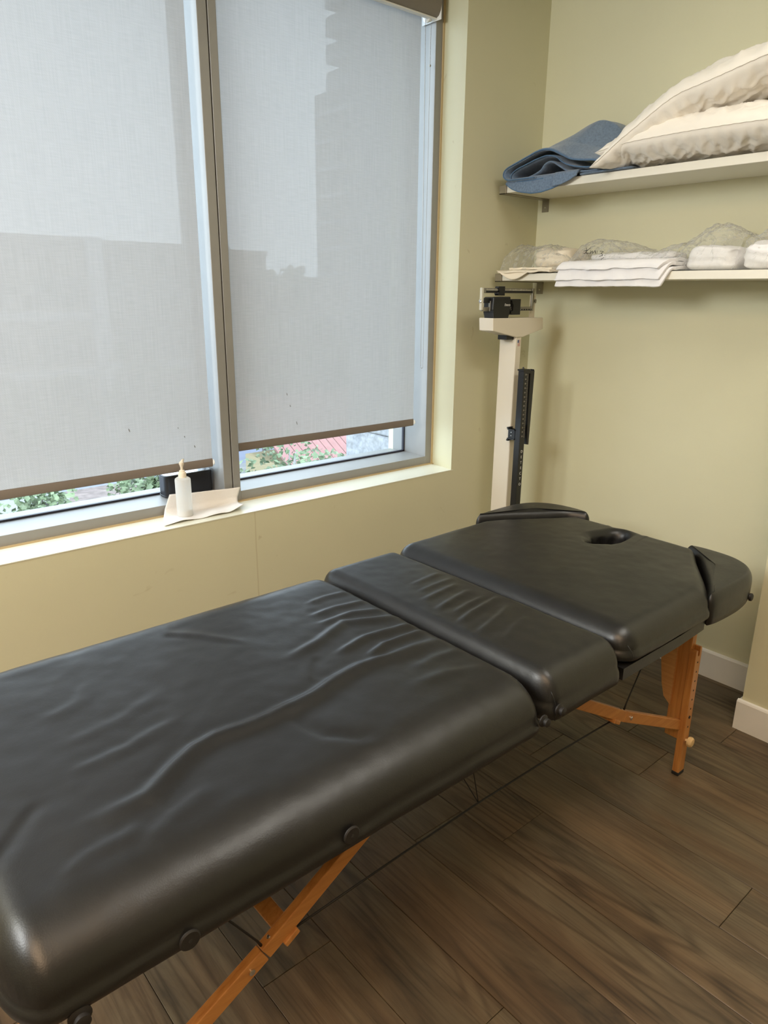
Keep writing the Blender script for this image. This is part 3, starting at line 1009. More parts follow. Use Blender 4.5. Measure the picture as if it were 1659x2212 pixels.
folds_leg = [
    ([(1.172, 1.063), (1.14, 1.082), (1.073, 1.101), (0.995, 1.101), (0.889, 1.11), (0.814, 1.098), (0.736, 1.077), (0.673, 1.071), (0.588, 1.067), (0.517, 1.076), (0.469, 1.068), (0.415, 1.041), (0.355, 1.003), (0.287, 1.001), (0.20, 1.0)], 0.0125, 0.017),
    ([(1.16, 1.24), (1.07, 1.275), (0.996, 1.311), (0.889, 1.266), (0.76, 1.235)], 0.0085, 0.014),
    ([(1.15, 1.150), (1.086, 1.156), (1.002, 1.16), (0.92, 1.130)], 0.0080, 0.011),
    ([(1.15, 1.195), (1.07, 1.205), (0.99, 1.215), (0.87, 1.185)], 0.0080, 0.011),
    ([(1.15, 1.30), (1.134, 1.305), (1.05, 1.345), (0.93, 1.34)], 0.0055, 0.010),
    ([(1.15, 1.375), (1.121, 1.383), (1.03, 1.398), (0.94, 1.39)], 0.0050, 0.010),
    ([(1.15, 1.455), (1.06, 1.47), (0.98, 1.46)], 0.0040, 0.010),
    ([(0.633, 1.60), (0.629, 1.53), (0.689, 1.462), (0.76, 1.35)], 0.0040, 0.012),
    ([(0.665, 1.05), (0.665, 1.0), (0.676, 0.953), (0.723, 0.904), (0.78, 0.88)], -0.0055, 0.016),
    ([(0.22, 1.11), (0.195, 1.085), (0.135, 1.022), (0.10, 0.98)], -0.0045, 0.013),
    ([(0.33, 0.955), (0.289, 0.937), (0.231, 0.934), (0.18, 0.91)], 0.0035, 0.014),
    ([(0.45, 0.96), (0.36, 0.93), (0.30, 0.90)], 0.0030, 0.016),
    ([(0.42, 1.45), (0.36, 1.36), (0.28, 1.33)], 0.0022, 0.016),
    ([(0.52, 1.30), (0.40, 1.24), (0.27, 1.23)], 0.0020, 0.018),
    ([(0.50, 1.18), (0.38, 1.15), (0.26, 1.14)], 0.0030, 0.014),
    ([(0.84, 1.21), (0.80, 1.16), (0.78, 1.12)], -0.0035, 0.014),
    ([(1.12, 0.93), (1.02, 0.97), (0.92, 0.98)], 0.0030, 0.016),
    ([(1.14, 1.02), (1.06, 1.035), (0.97, 1.03)], 0.0035, 0.014),
]
folds_mid = [
    ([(1.43, 1.165), (1.377, 1.153), (1.283, 1.137), (1.20, 1.115)], 0.0065, 0.010),
    ([(1.40, 1.245), (1.311, 1.227), (1.21, 1.205)], 0.0050, 0.010),
    ([(1.40, 1.295), (1.323, 1.285), (1.23, 1.272)], 0.0042, 0.009),
    ([(1.40, 1.11), (1.333, 1.081), (1.20, 1.045)], 0.0048, 0.011),
    ([(1.42, 1.39), (1.38, 1.383), (1.28, 1.370)], 0.0038, 0.010),
    ([(1.40, 1.19), (1.32, 1.18), (1.24, 1.165)], 0.0035, 0.008),
    ([(1.38, 1.03), (1.30, 1.01), (1.23, 0.98)], 0.0030, 0.012),
    ([(1.42, 1.335), (1.34, 1.33), (1.26, 1.32)], 0.0030, 0.008),
]
leg_sec = cushion('leg_cushion', 0.085, 1.163, TY0, TY1, ZT, ZB, (0.050, 0.105), 0.078, 0.0062, folds_leg, table, seed=3.1, crown=0.006)
mid_sec = cushion('seat_cushion', 1.1655, 1.462, TY0 + 0.002, TY1 - 0.002, ZT + 0.003, ZB + 0.002, (0.036, 0.062), 0.064, 0.0062, folds_mid, table, seed=8.4, crown=0.006)

def taper(X):
    t = np.clip((X - 1.885) / (2.215 - 1.885), 0, 1)
    t = t * t * (3 - 2 * t) * 0.35 + t * 0.65
    return 1 - 0.46 * t
def keyhole(th):
    # wide towards the end of the table, narrowing to a slot
    a = 0.088 if math.cos(th) > 0 else 0.112
    b = 0.066 - 0.026 * sm(0.2, 1.0, -math.cos(th))
    n_ = 2.3
    r_ = (abs(math.cos(th) / a) ** n_ + abs(math.sin(th) / b) ** n_) ** (-1 / n_)
    return r_ * math.cos(th), r_ * math.sin(th)
back_sec = cushion('back_cushion', 1.470, 2.225, TY0 + 0.004, TY1 - 0.004, ZT + 0.012, 0.628, (0.055, 0.055), 0.052, 0.0085, None, table,
                   hole=(2.075, 1.245, 0.145, 0.135, keyhole), taper=taper, seed=5.5, crown=0.010, noise_amp=0.0007)
# base frame under the back section
def outline_back(off):
    pts = []
    xs_ = [1.470, 1.6, 1.75, 1.90, 1.96, 2.02, 2.08, 2.14, 2.19, 2.215]
    hw = [(TY1 - TY0) / 2 * float(taper(np.array(x))) - off for x in xs_]
    return [(x, TYC - h) for x, h in zip(xs_, hw)] + [(x, TYC + h) for x, h in reversed(list(zip(xs_, hw)))]
bm = bmesh.new()
po = outline_back(0.006); pi_ = outline_back(0.09)
pi_ = [(min(max(x, 1.53), 2.10), y) for x, y in pi_]
for (a, b) in ((0.590, 0.622),):
    n = len(po)
    vo_b = [bm.verts.new((x, y, a)) for x, y in po]; vo_t = [bm.verts.new((x, y, b)) for x, y in po]
    vi_b = [bm.verts.new((x, y, a)) for x, y in pi_]; vi_t = [bm.verts.new((x, y, b)) for x, y in pi_]
    for i in range(n):
        j = (i + 1) % n
        bm.faces.new((vo_b[i], vo_b[j], vo_t[j], vo_t[i])); bm.faces.new((vi_b[j], vi_b[i], vi_t[i], vi_t[j]))
        bm.faces.new((vo_t[i], vo_t[j], vi_t[j], vi_t[i])); bm.faces.new((vo_b[j], vo_b[i], vi_b[i], vi_b[j]))
bm_obj('back_frame', bm, 'vinyl', table)

# stitched corner seams
def seam(parent, x, y0, zt, zb):
    pts = []
    for k_ in range(9):
        s_ = k_ / 8
        pts.append((x, y0 - 0.0075 * math.sin(s_ * 2.6) + 0.012 * (1 - s_) ** 2, zt + (zb - zt) * s_))
    tube('seam', pts, 0.0009, 'vinyl', parent, 6)
seam(mid_sec, 1.185, TY0 + 0.002, ZT - 0.035, ZB + 0.01)
seam(back_sec, 1.492, TY0 + 0.004, ZT - 0.025, 0.640)

# removable arm pads filling the tapered corners
def smooth_outline(ctrl, n=64):
    P = np.array(ctrl, float); m = len(P); out = []
    for k_ in range(n):
        u = k_ * m / n; i = int(u); t = u - i
        p0, p1, p2, p3 = P[i - 1], P[i % m], P[(i + 1) % m], P[(i + 2) % m]
        out.append(0.5 * (2 * p1 + (p2 - p0) * t + (2 * p0 - 5 * p1 + 4 * p2 - p3) * t * t + (3 * p1 - p0 - 3 * p2 + p3) * t ** 3))
    return np.array(out)

def pad(name, ctrl, zt, zb, r, rz, parent, mat='vinyl', lift=None):
    O = smooth_outline(ctrl)
    n = len(O)
    area = sum(O[i][0] * O[(i + 1) % n][1] - O[(i + 1) % n][0] * O[i][1] for i in range(n))
    if area < 0:
        O = O[::-1]
    T = np.roll(O, -1, 0) - np.roll(O, 1, 0); T /= np.linalg.norm(T, axis=1)[:, None]
    NOR = np.stack([T[:, 1], -T[:, 0]], 1)
    c = O.mean(0)
    rings = []
    low = (lambda p: 0.0) if lift is None else lift
    rings.append([(*(O[i] - NOR[i] * 0.012), zb + low(O[i])) for i in range(n)])
    rings.append([(*(O[i] - NOR[i] * 0.002), zb + 0.008 + low(O[i])) for i in range(n)])
    rings.append([(*O[i], (zb + zt - rz) / 2 + low(O[i]) / 2) for i in range(n)])
    for a in np.linspace(0, math.pi / 2, 8):
        ins = r * (1 - math.cos(a))
        Q = O - NOR * ins
        for _ in range(int(round(5 * (ins / r)))):
            Q = 0.5 * Q + 0.25 * (np.roll(Q, 1, 0) + np.roll(Q, -1, 0))
        rings.append([(*Q[i], zt - rz + rz * math.sin(a)) for i in range(n)])
    last = rings[-1]
    for s_ in (0.75, 0.5, 0.25, 0.04):
        rings.append([(c[0] + (p[0] - c[0]) * s_, c[1] + (p[1] - c[1]) * s_, zt + 0.006 * (1 - s_)) for p in last])
    verts = [p for rg in rings for p in rg]
    faces = []
    for k_ in range(len(rings) - 1):
        for i in range(n):
            faces.append((k_ * n + i, k_ * n + (i + 1) % n, (k_ + 1) * n + (i + 1) % n, (k_ + 1) * n + i))
    faces.append(tuple(range(n))[::-1]); faces.append(tuple((len(rings) - 1) * n + i for i in range(n)))
    return pd_obj(name, verts, faces, mat, parent, smooth=True, recalc=True)
near_ctrl = [(1.905, 0.822), (1.912, 0.804), (1.96, 0.797), (2.06, 0.795), (2.145, 0.802), (2.212, 0.831), (2.255, 0.885), (2.272, 0.950), (2.274, 1.020), (2.262, 1.058), (2.240, 1.060), (2.222, 1.030), (2.190, 0.990), (2.11, 0.938), (2.01, 0.876), (1.935, 0.838)]
near_ctrl = [(x, y - 0.010) for x, y in near_ctrl]
pad_n = pad('arm_pad', near_ctrl, ZT + 0.002, 0.598, 0.020, 0.040, table, lift=lambda p: 0.018 * sm(2.05, 2.25, p[0]))
far_ctrl = [(x, 2 * TYC - y + 0.030) for x, y in near_ctrl]
pad_f = pad('arm_pad', far_ctrl, ZT + 0.020, 0.610, 0.020, 0.040, table)
lathe('knob', (2.150, 0.797, 0.626), (0.15, -1, 0), [(0.008, -0.006), (0.008, 0.003), (0.012, 0.005), (0.012, 0.012), (0.007, 0.015)], 'knob', pad_n, 16)

# hinge knobs, bolts and grommets along the near side
for x, z, r_, d in ((1.137, 0.622, 0.0095, 0.016), (1.192, 0.627, 0.0095, 0.016), (0.160, 0.588, 0.011, 0.016)):
    lathe('hinge_knob', (x, TY0 - 0.004, z), (0, -1, 0), [(r_ * 1.45, 0), (r_ * 1.45, 0.003), (r_ * 0.8, 0.006), (r_ * 0.8, d * 0.45), (r_, d * 0.55), (r_, d * 0.9), (r_ * 0.6, d)], 'knob', table, 18)
for x, z in ((0.612, 0.622), (0.316, 0.606)):
    g = lathe('grommet', (x, TY0 - 0.006, z), (0, -1, 0), [(0.0165, 0), (0.0165, 0.002), (0.0145, 0.0038), (0.004, 0.0038)], 'knob', table, 22)
    lathe('grommet_hole', (x, TY0 - 0.0097, z), (0, -1, 0), [(0.0032, 0), (0.0032, 0.0004)], 'seamdark', g, 12)

# wooden frame rails under the cushions
for x0, x1 in ((0.105, 1.150), (1.178, 2.02)):
    for y in (0.885, 1.549):
        board('rail', (x0, y, 0.573), (x1, y, 0.573), 0.034, 0.02, 'beechx', table)

def leg_frame(xc, sgn):
    """sgn = +1 at the head end: brace runs towards -x"""
    parts = []
    for side in (-1, 1):
        y = TYC + side * 0.318
        yo = TYC + side * 0.350
        up = box('upper_leg', (xc - 0.013, min(y - 0.024, y + 0.024), 0.128), (xc + 0.013, max(y - 0.024, y + 0.024), 0.590), 'beech', table, 0.002)
        # lower leg with slotted top and rubber foot
        ya, yb_ = yo - 0.011, yo + 0.011
        prof = [(xc - 0.018, 0.012), (xc + 0.018, 0.012), (xc + 0.018, 0.455), (xc + 0.014, 0.461), (xc + 0.006, 0.461), (xc + 0.006, 0.430), (xc - 0.006, 0.430), (xc - 0.006, 0.452), (xc - 0.014, 0.454), (xc - 0.018, 0.448)]
        lo = prism('lower_leg', [(x, ya, z) for x, z in prof], (0, yb_ - ya, 0), 'beech', table, 0.0012)
        box('rubber_foot', (xc - 0.0195, ya - 0.0012, 0.0), (xc + 0.0195, yb_ + 0.0012, 0.013), 'rubber', lo, 0.003)
        for k_ in range(8):
            z = 0.41 - 0.033 * k_
            lathe('adjusting_hole', (xc, yo + side * 0.0112, z), (0, side, 0), [(0.0032, 0), (0.0032, 0.0004)], 'seamdark', lo, 10)
        kn = lathe('leg_knob', (xc, yo + side * 0.011, 0.130), (0, side, 0), [(0.005, 0), (0.005, 0.006), (0.015, 0.008), (0.017, 0.013), (0.017, 0.019), (0.013, 0.023), (0.004, 0.024)], 'lightwood', lo, 9)
        lathe('leg_bolt', (xc, yo + side * 0.011, 0.215), (0, side, 0), [(0.005, 0), (0.005, 0.002), (0.002, 0.003)], 'seamdark', lo, 10)
        # knuckled brace
        yb2 = TYC + side * 0.335
        kx, kz = xc - sgn * 0.372, 0.362
        tx, tz = xc - sgn * 0.735, 0.572
        lx, lz = xc - sgn * 0.010, 0.180
        b1 = board('upper_brace', (tx, yb2, tz), (kx, yb2, kz), 0.033, 0.019, 'beechx', table, ext=-0.001)
        b2 = board('lower_brace', (kx, yb2, kz), (lx, yb2, lz), 0.033, 0.019, 'beechx', table, ext=-0.001)
        lathe('knuckle_bolt', (kx + sgn * 0.03, yb2 + side * 0.0096, kz - 0.016), (0, side, 0), [(0.006, 0), (0.006, 0.003), (0.003, 0.004)], 'screw', b2, 14)
        lathe('knuckle_nut', (kx - sgn * 0.012, yb2, kz + 0.020), (-sgn * 0.45, 0, 1), [(0.005, 0), (0.005, 0.006), (0.003, 0.008)], 'screw', b1, 8)
        tube('stay_cable', [(kx + sgn * 0.002, yb2, kz + 0.014), (kx + sgn * 0.012, yb2, kz + 0.034), (xc - sgn * 0.235, yb2 + 0.004 * side, 0.596)], [0.0032, 0.0022, 0.0022], 'cord', table)
    # bar across the two knuckles, screwed under the braces
    cx_ = xc - sgn * 0.425
    board('cross_bar', (cx_, TYC - 0.352, 0.370), (cx_, TYC + 0.352, 0.370), 0.034, 0.012, 'beech', table, side=(0.5 * sgn, 0, 0.87))
    # plywood end panel with arched lower edge
    arch = [(0.302, 0.24), (0.278, 0.262), (0.266, 0.305), (0.258, 0.36), (0.252, 0.40), (0.238, 0.436), (0.20, 0.475), (0.14, 0.505), (0.07, 0.522), (0, 0.527)]
    half = [(-a, z) for a, z in arch]; other = [(a, z) for a, z in arch[::-1]][1:]
    poly = half + other + [(0.302, 0.585), (-0.302, 0.585)]
    prism('end_panel', [(xc - sgn * 0.021, TYC + y, z) for y, z in poly], (sgn * 0.012, 0, 0), 'plywood', table)
    return kx
leg_frame(2.040, 1)
leg_frame(0.120, -1)
# long cable between the cross bars, drawn up by two cords at the hinge
hx_ = 1.10
kp = (hx_, 0.925, 0.345)
tube('tension_cable', [(2.040 - 0.425, 0.90, 0.362), (1.4, 0.912, 0.357), kp, (0.85, 0.912, 0.357), (0.545, 0.90, 0.362)], 0.0023, 'cord', table)
tube('tension_cord', [kp, (1.125, 1.02, 0.592)], 0.0013, 'cord', table, 6)
tube('tension_cord', [kp, (1.125, 1.30, 0.592)], 0.0013, 'cord', table, 6)
tube('tension_cable', [(2.040 - 0.425, 1.53, 0.362), (hx_, 1.51, 0.36), (0.545, 1.53, 0.362)], 0.0023, 'cord', table)

# ------------------------------------------------------------------ shelves
def shelf(label, zb):
    t = empty('wall_shelf', (2.585, 1.52, zb), label, 'shelf')
    box('board', (2.446, 0.93, zb), (XR - 0.001, 2.118, zb + 0.028), 'shelf', t, 0.0012, 1)
    for y in (2.088, 0.955):
        bm = bmesh.new()
        w_, th = 0.034, 0.0045
        add_box(bm, (2.4415 - th, y, zb - th), (XR, y + w_, zb - 0.0003), 0.001, 1)             # strap under the board
        add_box(bm, (2.4415 - th, y, zb - th), (2.4452, y + w_, zb + 0.0285), 0.001, 1)         # front lip
        add_box(bm, (XR - th, y, zb - 0.052), (XR, y + w_, zb - 0.001), 0.001, 1)               # wall tab
        b = bm_obj('bracket', bm, 'steel', t)
        lathe('bracket_screw', (XR - th, y + w_ / 2, zb - 0.034), (-1, 0, 0), [(0.0045, 0), (0.004, 0.0012), (0.001, 0.0015)], 'screw', b, 12)
    return t
shelf('upper white wall shelf carrying the blue blanket and the pillows', 1.894)
shelf('lower white wall shelf carrying bagged linen above the scale', 1.552)
S1, S2 = 1.894 + 0.028, 1.552 + 0.028

def grid_faces(nu, nv, close_u=False):
    f = []
    for i in range(nu - 1):
        for j in range(nv - 1):
            a = i * nv + j
            f.append((a, a + nv, a + nv + 1, a + 1))
    return f

def fbm(p, o=3):
    s_ = 0; a = 1
    for _ in range(o):
        s_ += a * noise.noise(p); p = p * 2.1; a *= 0.5
    return s_

# ------------------------------------------------------------------ pillows
def pillow(name, label, place, thick, seed, ru=0.5, rv=0.24, group=None):
    """place(u,v) -> (centre point, normal) for u,v in -1..1"""
    nu, nv = 130, 72
    top, bot = [], []
    for i in range(nu):
        u = -1 + 2 * i / (nu - 1)
        for j in range(nv):
            v = -1 + 2 * j / (nv - 1)
            c, n_ = place(u * (1 - 0.035 * (1 - v * v)) , v * (1 - 0.05 * (1 - u * u)))
            e = max(0.0, (1 - abs(u) ** 3.2)) ** 0.55 * max(0.0, (1 - abs(v) ** 2.6)) ** 0.55
            edge = 1 - max(abs(u) ** 6, abs(v) ** 6)
            # gathers running in from the seams plus broad dents
            g = 0.0032 * math.sin(u * 46 + 5 * noise.noise(Vector((u * 3, v * 2, seed)))) * math.exp(-((1 - abs(v)) / 0.28) ** 2) * edge
            g += 0.0055 * math.sin(v * 30 + seed) * math.exp(-((1 - abs(u)) / 0.22) ** 2) * edge
            d = 0.011 * fbm(Vector((u * 3.0 + seed, v * 2.2, seed)), 4) * edge
            ridge = 0.005 * (1 - abs(noise.noise(Vector((u * 5 + v * 3 + seed, v * 5 - u * 2, seed + 4))))) ** 6 * edge
            q1 = noise.noise(Vector((u * 7.5 + v * 2.0 + seed, v * 3.2 + u * 1.2, seed + 7)))
            q2 = noise.noise(Vector((u * 13 - v * 5.0 + seed, v * 7, seed + 17)))
            ridge += (0.0060 * (1 - min(1, abs(q1) * 2.2)) ** 2 + 0.0022 * (1 - min(1, abs(q2) * 2.4)) ** 2) * edge
            h = thick * e
            top.append(Vector(c) + Vector(n_) * (h + g + d + ridge))
            g2 = 0.0065 * math.sin(u * 52 + 2 + 5 * noise.noise(Vector((u * 3, v * 2, seed + 9)))) * math.exp(-((1 - abs(v)) / 0.35) ** 2) * edge
            g2 += (0.0075 * (1 - min(1, abs(q1) * 2.6)) ** 2 + 0.0035 * (1 - min(1, abs(q2) * 2.4)) ** 2) * edge
            bot.append(Vector(c) - Vector(n_) * (h * 0.92 + g2 + 0.010 * fbm(Vector((u * 3, v * 2.2, seed + 20)), 3) * edge))
    nvt = nu * nv
    f = grid_faces(nu, nv)
    f2 = [tuple(nvt + k for k in q[::-1]) for q in f]
    me_v = top + bot
    o = pd_obj(name, me_v, f + f2, 'pillow', None, smooth=True)
    bm = bmesh.new(); bm.from_mesh(o.data)
    bmesh.ops.remove_doubles(bm, verts=bm.verts, dist=0.0012)
    bmesh.ops.recalc_face_normals(bm, faces=bm.faces)
    bm.to_mesh(o.data); bm.free()
    for p in o.data.polygons: p.use_smooth = True
    tag(o, label, 'pillow', group)
    # stitched seam line along the front edge and the window-end edge
    pts = []
    for k_ in range(60):
        u = -0.985 + 1.97 * k_ / 59
        c, n_ = place(u * 0.98, -0.985 * (1 - 0.05 * (1 - u * u)))
        pts.append(Vector(c) + Vector((-0.004, 0, 0.0008 * math.sin(k_ * 2.3))))
    tube('seam', pts, 0.0013, 'pillow', o, 6)
    return o

def place_low(u, v):
    # u: along the shelf, -1 at the window end; v: -1 front
    y = 1.255 - u * 0.37
    x = 2.535 + v * 0.180
    z = S1 + 0.064 + 0.012 * (1 - u * u)
    # window-end front corner pinches up
    cz = 0.0
    if u < -0.55:
        cz -= 0.012 * ((-0.55 - u) / 0.45) ** 2
    z += cz
    return (x, y, z), (-0.10, 0, 1)
lowp = pillow('pillow', 'cream pillow lying flat on the upper shelf, lower of two', place_low, 0.068, 2.3)

def place_up(u, v):
    s_ = (u + 1) / 2
    y = 1.635 - 0.74 * s_
    x = 2.530 + v * 0.185
    # droops over the lower pillow at the window end, climbs to the right
    z = 1.966 + 0.135 * sm(0.0, 0.45, s_) + 0.080 * sm(0.25, 1.0, s_)
    z -= 0.040 * max(0, 1 - s_ / 0.16) ** 1.5 * (0.5 - 0.5 * v)
    return (x, y, z), (-0.12, 0.30 * (1 - s_), 1)
upp = pillow('pillow', 'cream pillow slumped on top of the other pillow, drooping towards the blanket', place_up, 0.062, 6.1)

# ------------------------------------------------------------------ blue blanket
def resample(pts, n):
    P = np.array(pts, float)
    m = len(P); out = []
    for k_ in range(n):
        u = k_ * (m - 1) / (n - 1); i = min(int(u), m - 2); t = u - i
        p0 = P[max(i - 1, 0)]; p1 = P[i]; p2 = P[i + 1]; p3 = P[min(i + 2, m - 1)]
        out.append(0.5 * (2 * p1 + (p2 - p0) * t + (2 * p0 - 5 * p1 + 4 * p2 - p3) * t * t + (3 * p1 - p0 - 3 * p2 + p3) * t ** 3))
    return np.array(out)

def loft(name, sections, nu, nv, thick, mat, parent=None, seed=0.0, nz=0.003, origin=None, stitch=None):
    """sections: list of (x, [(y,z)...]) from front to back, lofted into a thick sheet"""
    S = [(x, resample(p, nu)) for x, p in sections]
    rows = []
    m = len(S)
    for j in range(nv):
        u = j * (m - 1) / (nv - 1); i = min(int(u), m - 2); t = u - i
        t = t * t * (3 - 2 * t) if m > 2 else t
        P = S[i][1] * (1 - t) + S[i + 1][1] * t
        x = S[i][0] * (1 - t) + S[i + 1][0] * t
        rows.append([Vector((x + nz * 1.5 * noise.noise(Vector((q[0] * 20, q[1] * 20, seed))), q[0], q[1])) for q in P])
    G = []
    for j in range(nv):
        for i in range(nu):
            p = rows[j][i]
            d = nz * fbm(Vector((p.x * 16 + seed, p.y * 13, p.z * 13)), 3)
            a = rows[j][min(i + 1, nu - 1)] - rows[j][max(i - 1, 0)]
            nrm = Vector((0, -a.z, a.y))
            if nrm.length > 1e-6: nrm.normalize()
            G.append(p + nrm * d)
    f = [(j * nu + i, j * nu + i + 1, (j + 1) * nu + i + 1, (j + 1) * nu + i) for j in range(nv - 1) for i in range(nu - 1)]
    o = pd_obj(name, G, f, mat, parent, origin, smooth=True)
    md = o.modifiers.new('thickness', 'SOLIDIFY'); md.thickness = thick; md.offset = 0
    sd = o.modifiers.new('smooth', 'SUBSURF'); sd.levels = 1; sd.render_levels = 1
    return o, G[:nu]

blk = empty('folded_blanket', (2.57, 1.88, S1), 'blue fleece blanket folded and hanging over the upper shelf end', 'blanket')
outer = [(1.93, 1.934), (1.97, 1.934), (2.01, 1.934), (2.04, 1.934), (2.066, 1.938), (2.084, 1.950), (2.084, 1.966), (2.066, 1.980), (2.03, 1.992), (1.985, 2.006), (1.93, 2.020), (1.887, 2.026), (1.845, 2.018), (1.800, 1.996), (1.766, 1.980), (1.70, 1.968), (1.66, 1.962), (1.62, 1.955)]
mid_o = [(1.90, 1.930), (1.92, 1.929), (1.95, 1.928), (1.98, 1.928), (2.01, 1.929), (2.03, 1.931), (2.06, 1.938), (2.09, 1.952), (2.095, 1.975), (2.06, 1.996), (2.00, 2.022), (1.95, 2.038), (1.895, 2.050), (1.85, 2.052), (1.80, 2.045), (1.75, 2.030), (1.69, 2.010), (1.62, 1.975)]
back_o = [(1.90, 1.930), (1.92, 1.929), (1.95, 1.928), (1.98, 1.928), (2.01, 1.929), (2.04, 1.931), (2.07, 1.938), (2.10, 1.955), (2.10, 1.985), (2.06, 2.020), (1.99, 2.062), (1.93, 2.085), (1.875, 2.103), (1.82, 2.122), (1.775, 2.131), (1.73, 2.118), (1.685, 2.085), (1.635, 2.005)]
L1, fr1 = loft('outer_fold', [(2.418, outer), (2.50, mid_o), (2.60, back_o), (2.705, back_o)], 90, 26, 0.010, 'fleece', blk, 1.0)
in_a = [(1.640, 1.942), (1.72, 1.948), (1.77, 1.960), (1.805, 1.974), (1.84, 1.996), (1.885, 2.006), (1.93, 1.998), (1.985, 1.984), (2.03, 1.970), (2.052, 1.955), (2.050, 1.938), (2.02, 1.930), (1.96, 1.926), (1.88, 1.928)]
L2, fr2 = loft('middle_fold', [(2.428, in_a), (2.68, in_a)], 64, 8, 0.009, 'fleece', blk, 4.0, 0.002)
in_b = [(1.66, 1.934), (1.73, 1.937), (1.79, 1.944), (1.83, 1.966), (1.87, 1.985), (1.90, 1.978), (1.92, 1.958), (1.96, 1.944), (2.0, 1.938)]
L3, fr3 = loft('inner_fold', [(2.436, in_b), (2.66, in_b)], 48, 8, 0.009, 'fleece', blk, 7.0, 0.002)
tail = [(1.735, 1.927), (1.70, 1.9275), (1.62, 1.928), (1.52, 1.928)]
L4, fr4 = loft('under_fold', [(2.432, tail), (2.70, tail)], 24, 8, 0.009, 'fleece', blk, 9.0, 0.001)
# tongue of the blanket hanging over the shelf front
def tongue(name, y0, y1, low, xf, thick, zt_):
    nu, nv = 40, 22
    G = []
    ys_ = [p[0] for p in low][::-1]; zs_ = [p[1] for p in low][::-1]
    for i in range(nu):
        y = y0 + (y1 - y0) * i / (nu - 1)
        zl = float(np.interp(y, ys_, zs_))
        P = resample([(2.56, zt_), (2.48, zt_ + 0.004), (xf + 0.018, zt_ + 0.004), (xf + 0.003, zt_ - 0.006), (xf, (zt_ - 0.006) * 0.5 + zl * 0.5), (xf - 0.002, zl)], nv)
        for x, z in P:
            d = 0.003 * fbm(Vector((x * 20, y * 16, z * 16 + thick * 900)), 3)
            G.append((x + d, y, z + 0.3 * d))
    o = pd_obj(name, G, grid_faces(nu, nv), 'fleece', blk, smooth=True)
    md = o.modifiers.new('thickness', 'SOLIDIFY'); md.thickness = thick; md.offset = 0
    return [Vector(G[i * nv + nv - 1]) for i in range(nu)]
fr5 = tongue('hanging_fold', 2.078, 1.762, [(2.078, 1.925), (2.05, 1.905), (2.01, 1.890), (1.95, 1.880), (1.90, 1.880), (1.85, 1.888), (1.80, 1.903), (1.762, 1.922)], 2.428, 0.008, 1.936)
fr6 = tongue('hanging_fold', 1.84, 1.735, [(1.84, 1.893), (1.80, 1.897), (1.765, 1.908), (1.735, 1.922)], 2.420, 0.006, 1.938)
tube('blanket_stitching', [p + Vector((-0.001, 0, 0)) for p in fr5[::2]], 0.0032, 'stitch', blk, 6)
for fr in (fr1, fr2):
    tube('blanket_stitching', [p + Vector((-0.003, 0, 0)) for p in fr[::2]], 0.0021, 'stitch', blk, 6)

# ------------------------------------------------------------------ linen and plastic bags on the lower shelf
def sheet_layer(parent, path, y0, y1, thick, seed, skew0=0.0, skew1=0.0, name='linen_layer', mat='linen', nz=0.0042):
    """folded cloth: path in (x,z), run along y"""
    P = resample(path, 34)
    nu, nv = 34, 44
    z0 = P[0][1]
    G = []
    zmin = P[:, 1].min(); zmax = P[:, 1].max()
    for j in range(nv):
        t = j / (nv - 1)
        for i in range(nu):
            x, z = P[i]
            s_ = (zmax - z) / max(1e-6, zmax - zmin)
            ya = y0 + skew0 * s_; yb = y1 + skew1 * s_
            y = ya + (yb - ya) * t
            d = nz * fbm(Vector((x * 18 + seed, y * 14, z * 25)), 3)
            wv = 0.0022 * math.sin(y * 75 + 3 * noise.noise(Vector((y * 10, seed, 0)))) * (i / nu) ** 3
            G.append((x + d - wv, y, z + d))
    f = [(j * nu + i, j * nu + i + 1, (j + 1) * nu + i + 1, (j + 1) * nu + i) for j in range(nv - 1) for i in range(nu - 1)]
    o = pd_obj(name, G, f, mat, parent, smooth=True)
    md = o.modifiers.new('thickness', 'SOLIDIFY'); md.thickness = thick; md.offset = 0
    bv = o.modifiers.new('soft', 'BEVEL'); bv.width = thick * 0.4; bv.segments = 2
    return o
lin = empty('linen_stack', (2.55, 1.56, S2), 'stack of white folded sheets hanging over the lower shelf front', 'linen')
for k_, (zt_, xf, drop_) in enumerate(((0.011, 2.432, 0.052), (0.024, 2.424, 0.040), (0.037, 2.418, 0.016))):
    z0 = S2 + zt_
    path = [(2.70, z0), (2.62, z0 + 0.001), (2.54, z0 + 0.002), (2.48, z0 + 0.001), (xf + 0.018, z0 - 0.001), (xf + 0.004, z0 - 0.010), (xf - 0.002, z0 - 0.010 - drop_ * 0.5), (xf - 0.005, z0 - 0.012 - drop_)]
    sheet_layer(lin, path, 1.785 - 0.006 * k_, 1.325 + 0.004 * k_, 0.0115, 3.0 + k_ * 7, 0.016, 0.030)

crm = empty('folded_cloth', (2.53, 1.97, S2), 'ivory folded cloth with a curled corner at the window end of the lower shelf', 'cloth')
sheet_layer(crm, [(2.68, S2 + 0.008), (2.56, S2 + 0.009), (2.48, S2 + 0.010), (2.45, S2 + 0.010), (2.428, S2 + 0.008)], 2.100, 1.835, 0.008, 21, name='cloth_layer', mat='creamcloth')
sheet_layer(crm, [(2.68, S2 + 0.018), (2.58, S2 + 0.019), (2.50, S2 + 0.021), (2.462, S2 + 0.019)], 2.070, 1.850, 0.008, 25, name='cloth_layer', mat='creamcloth')
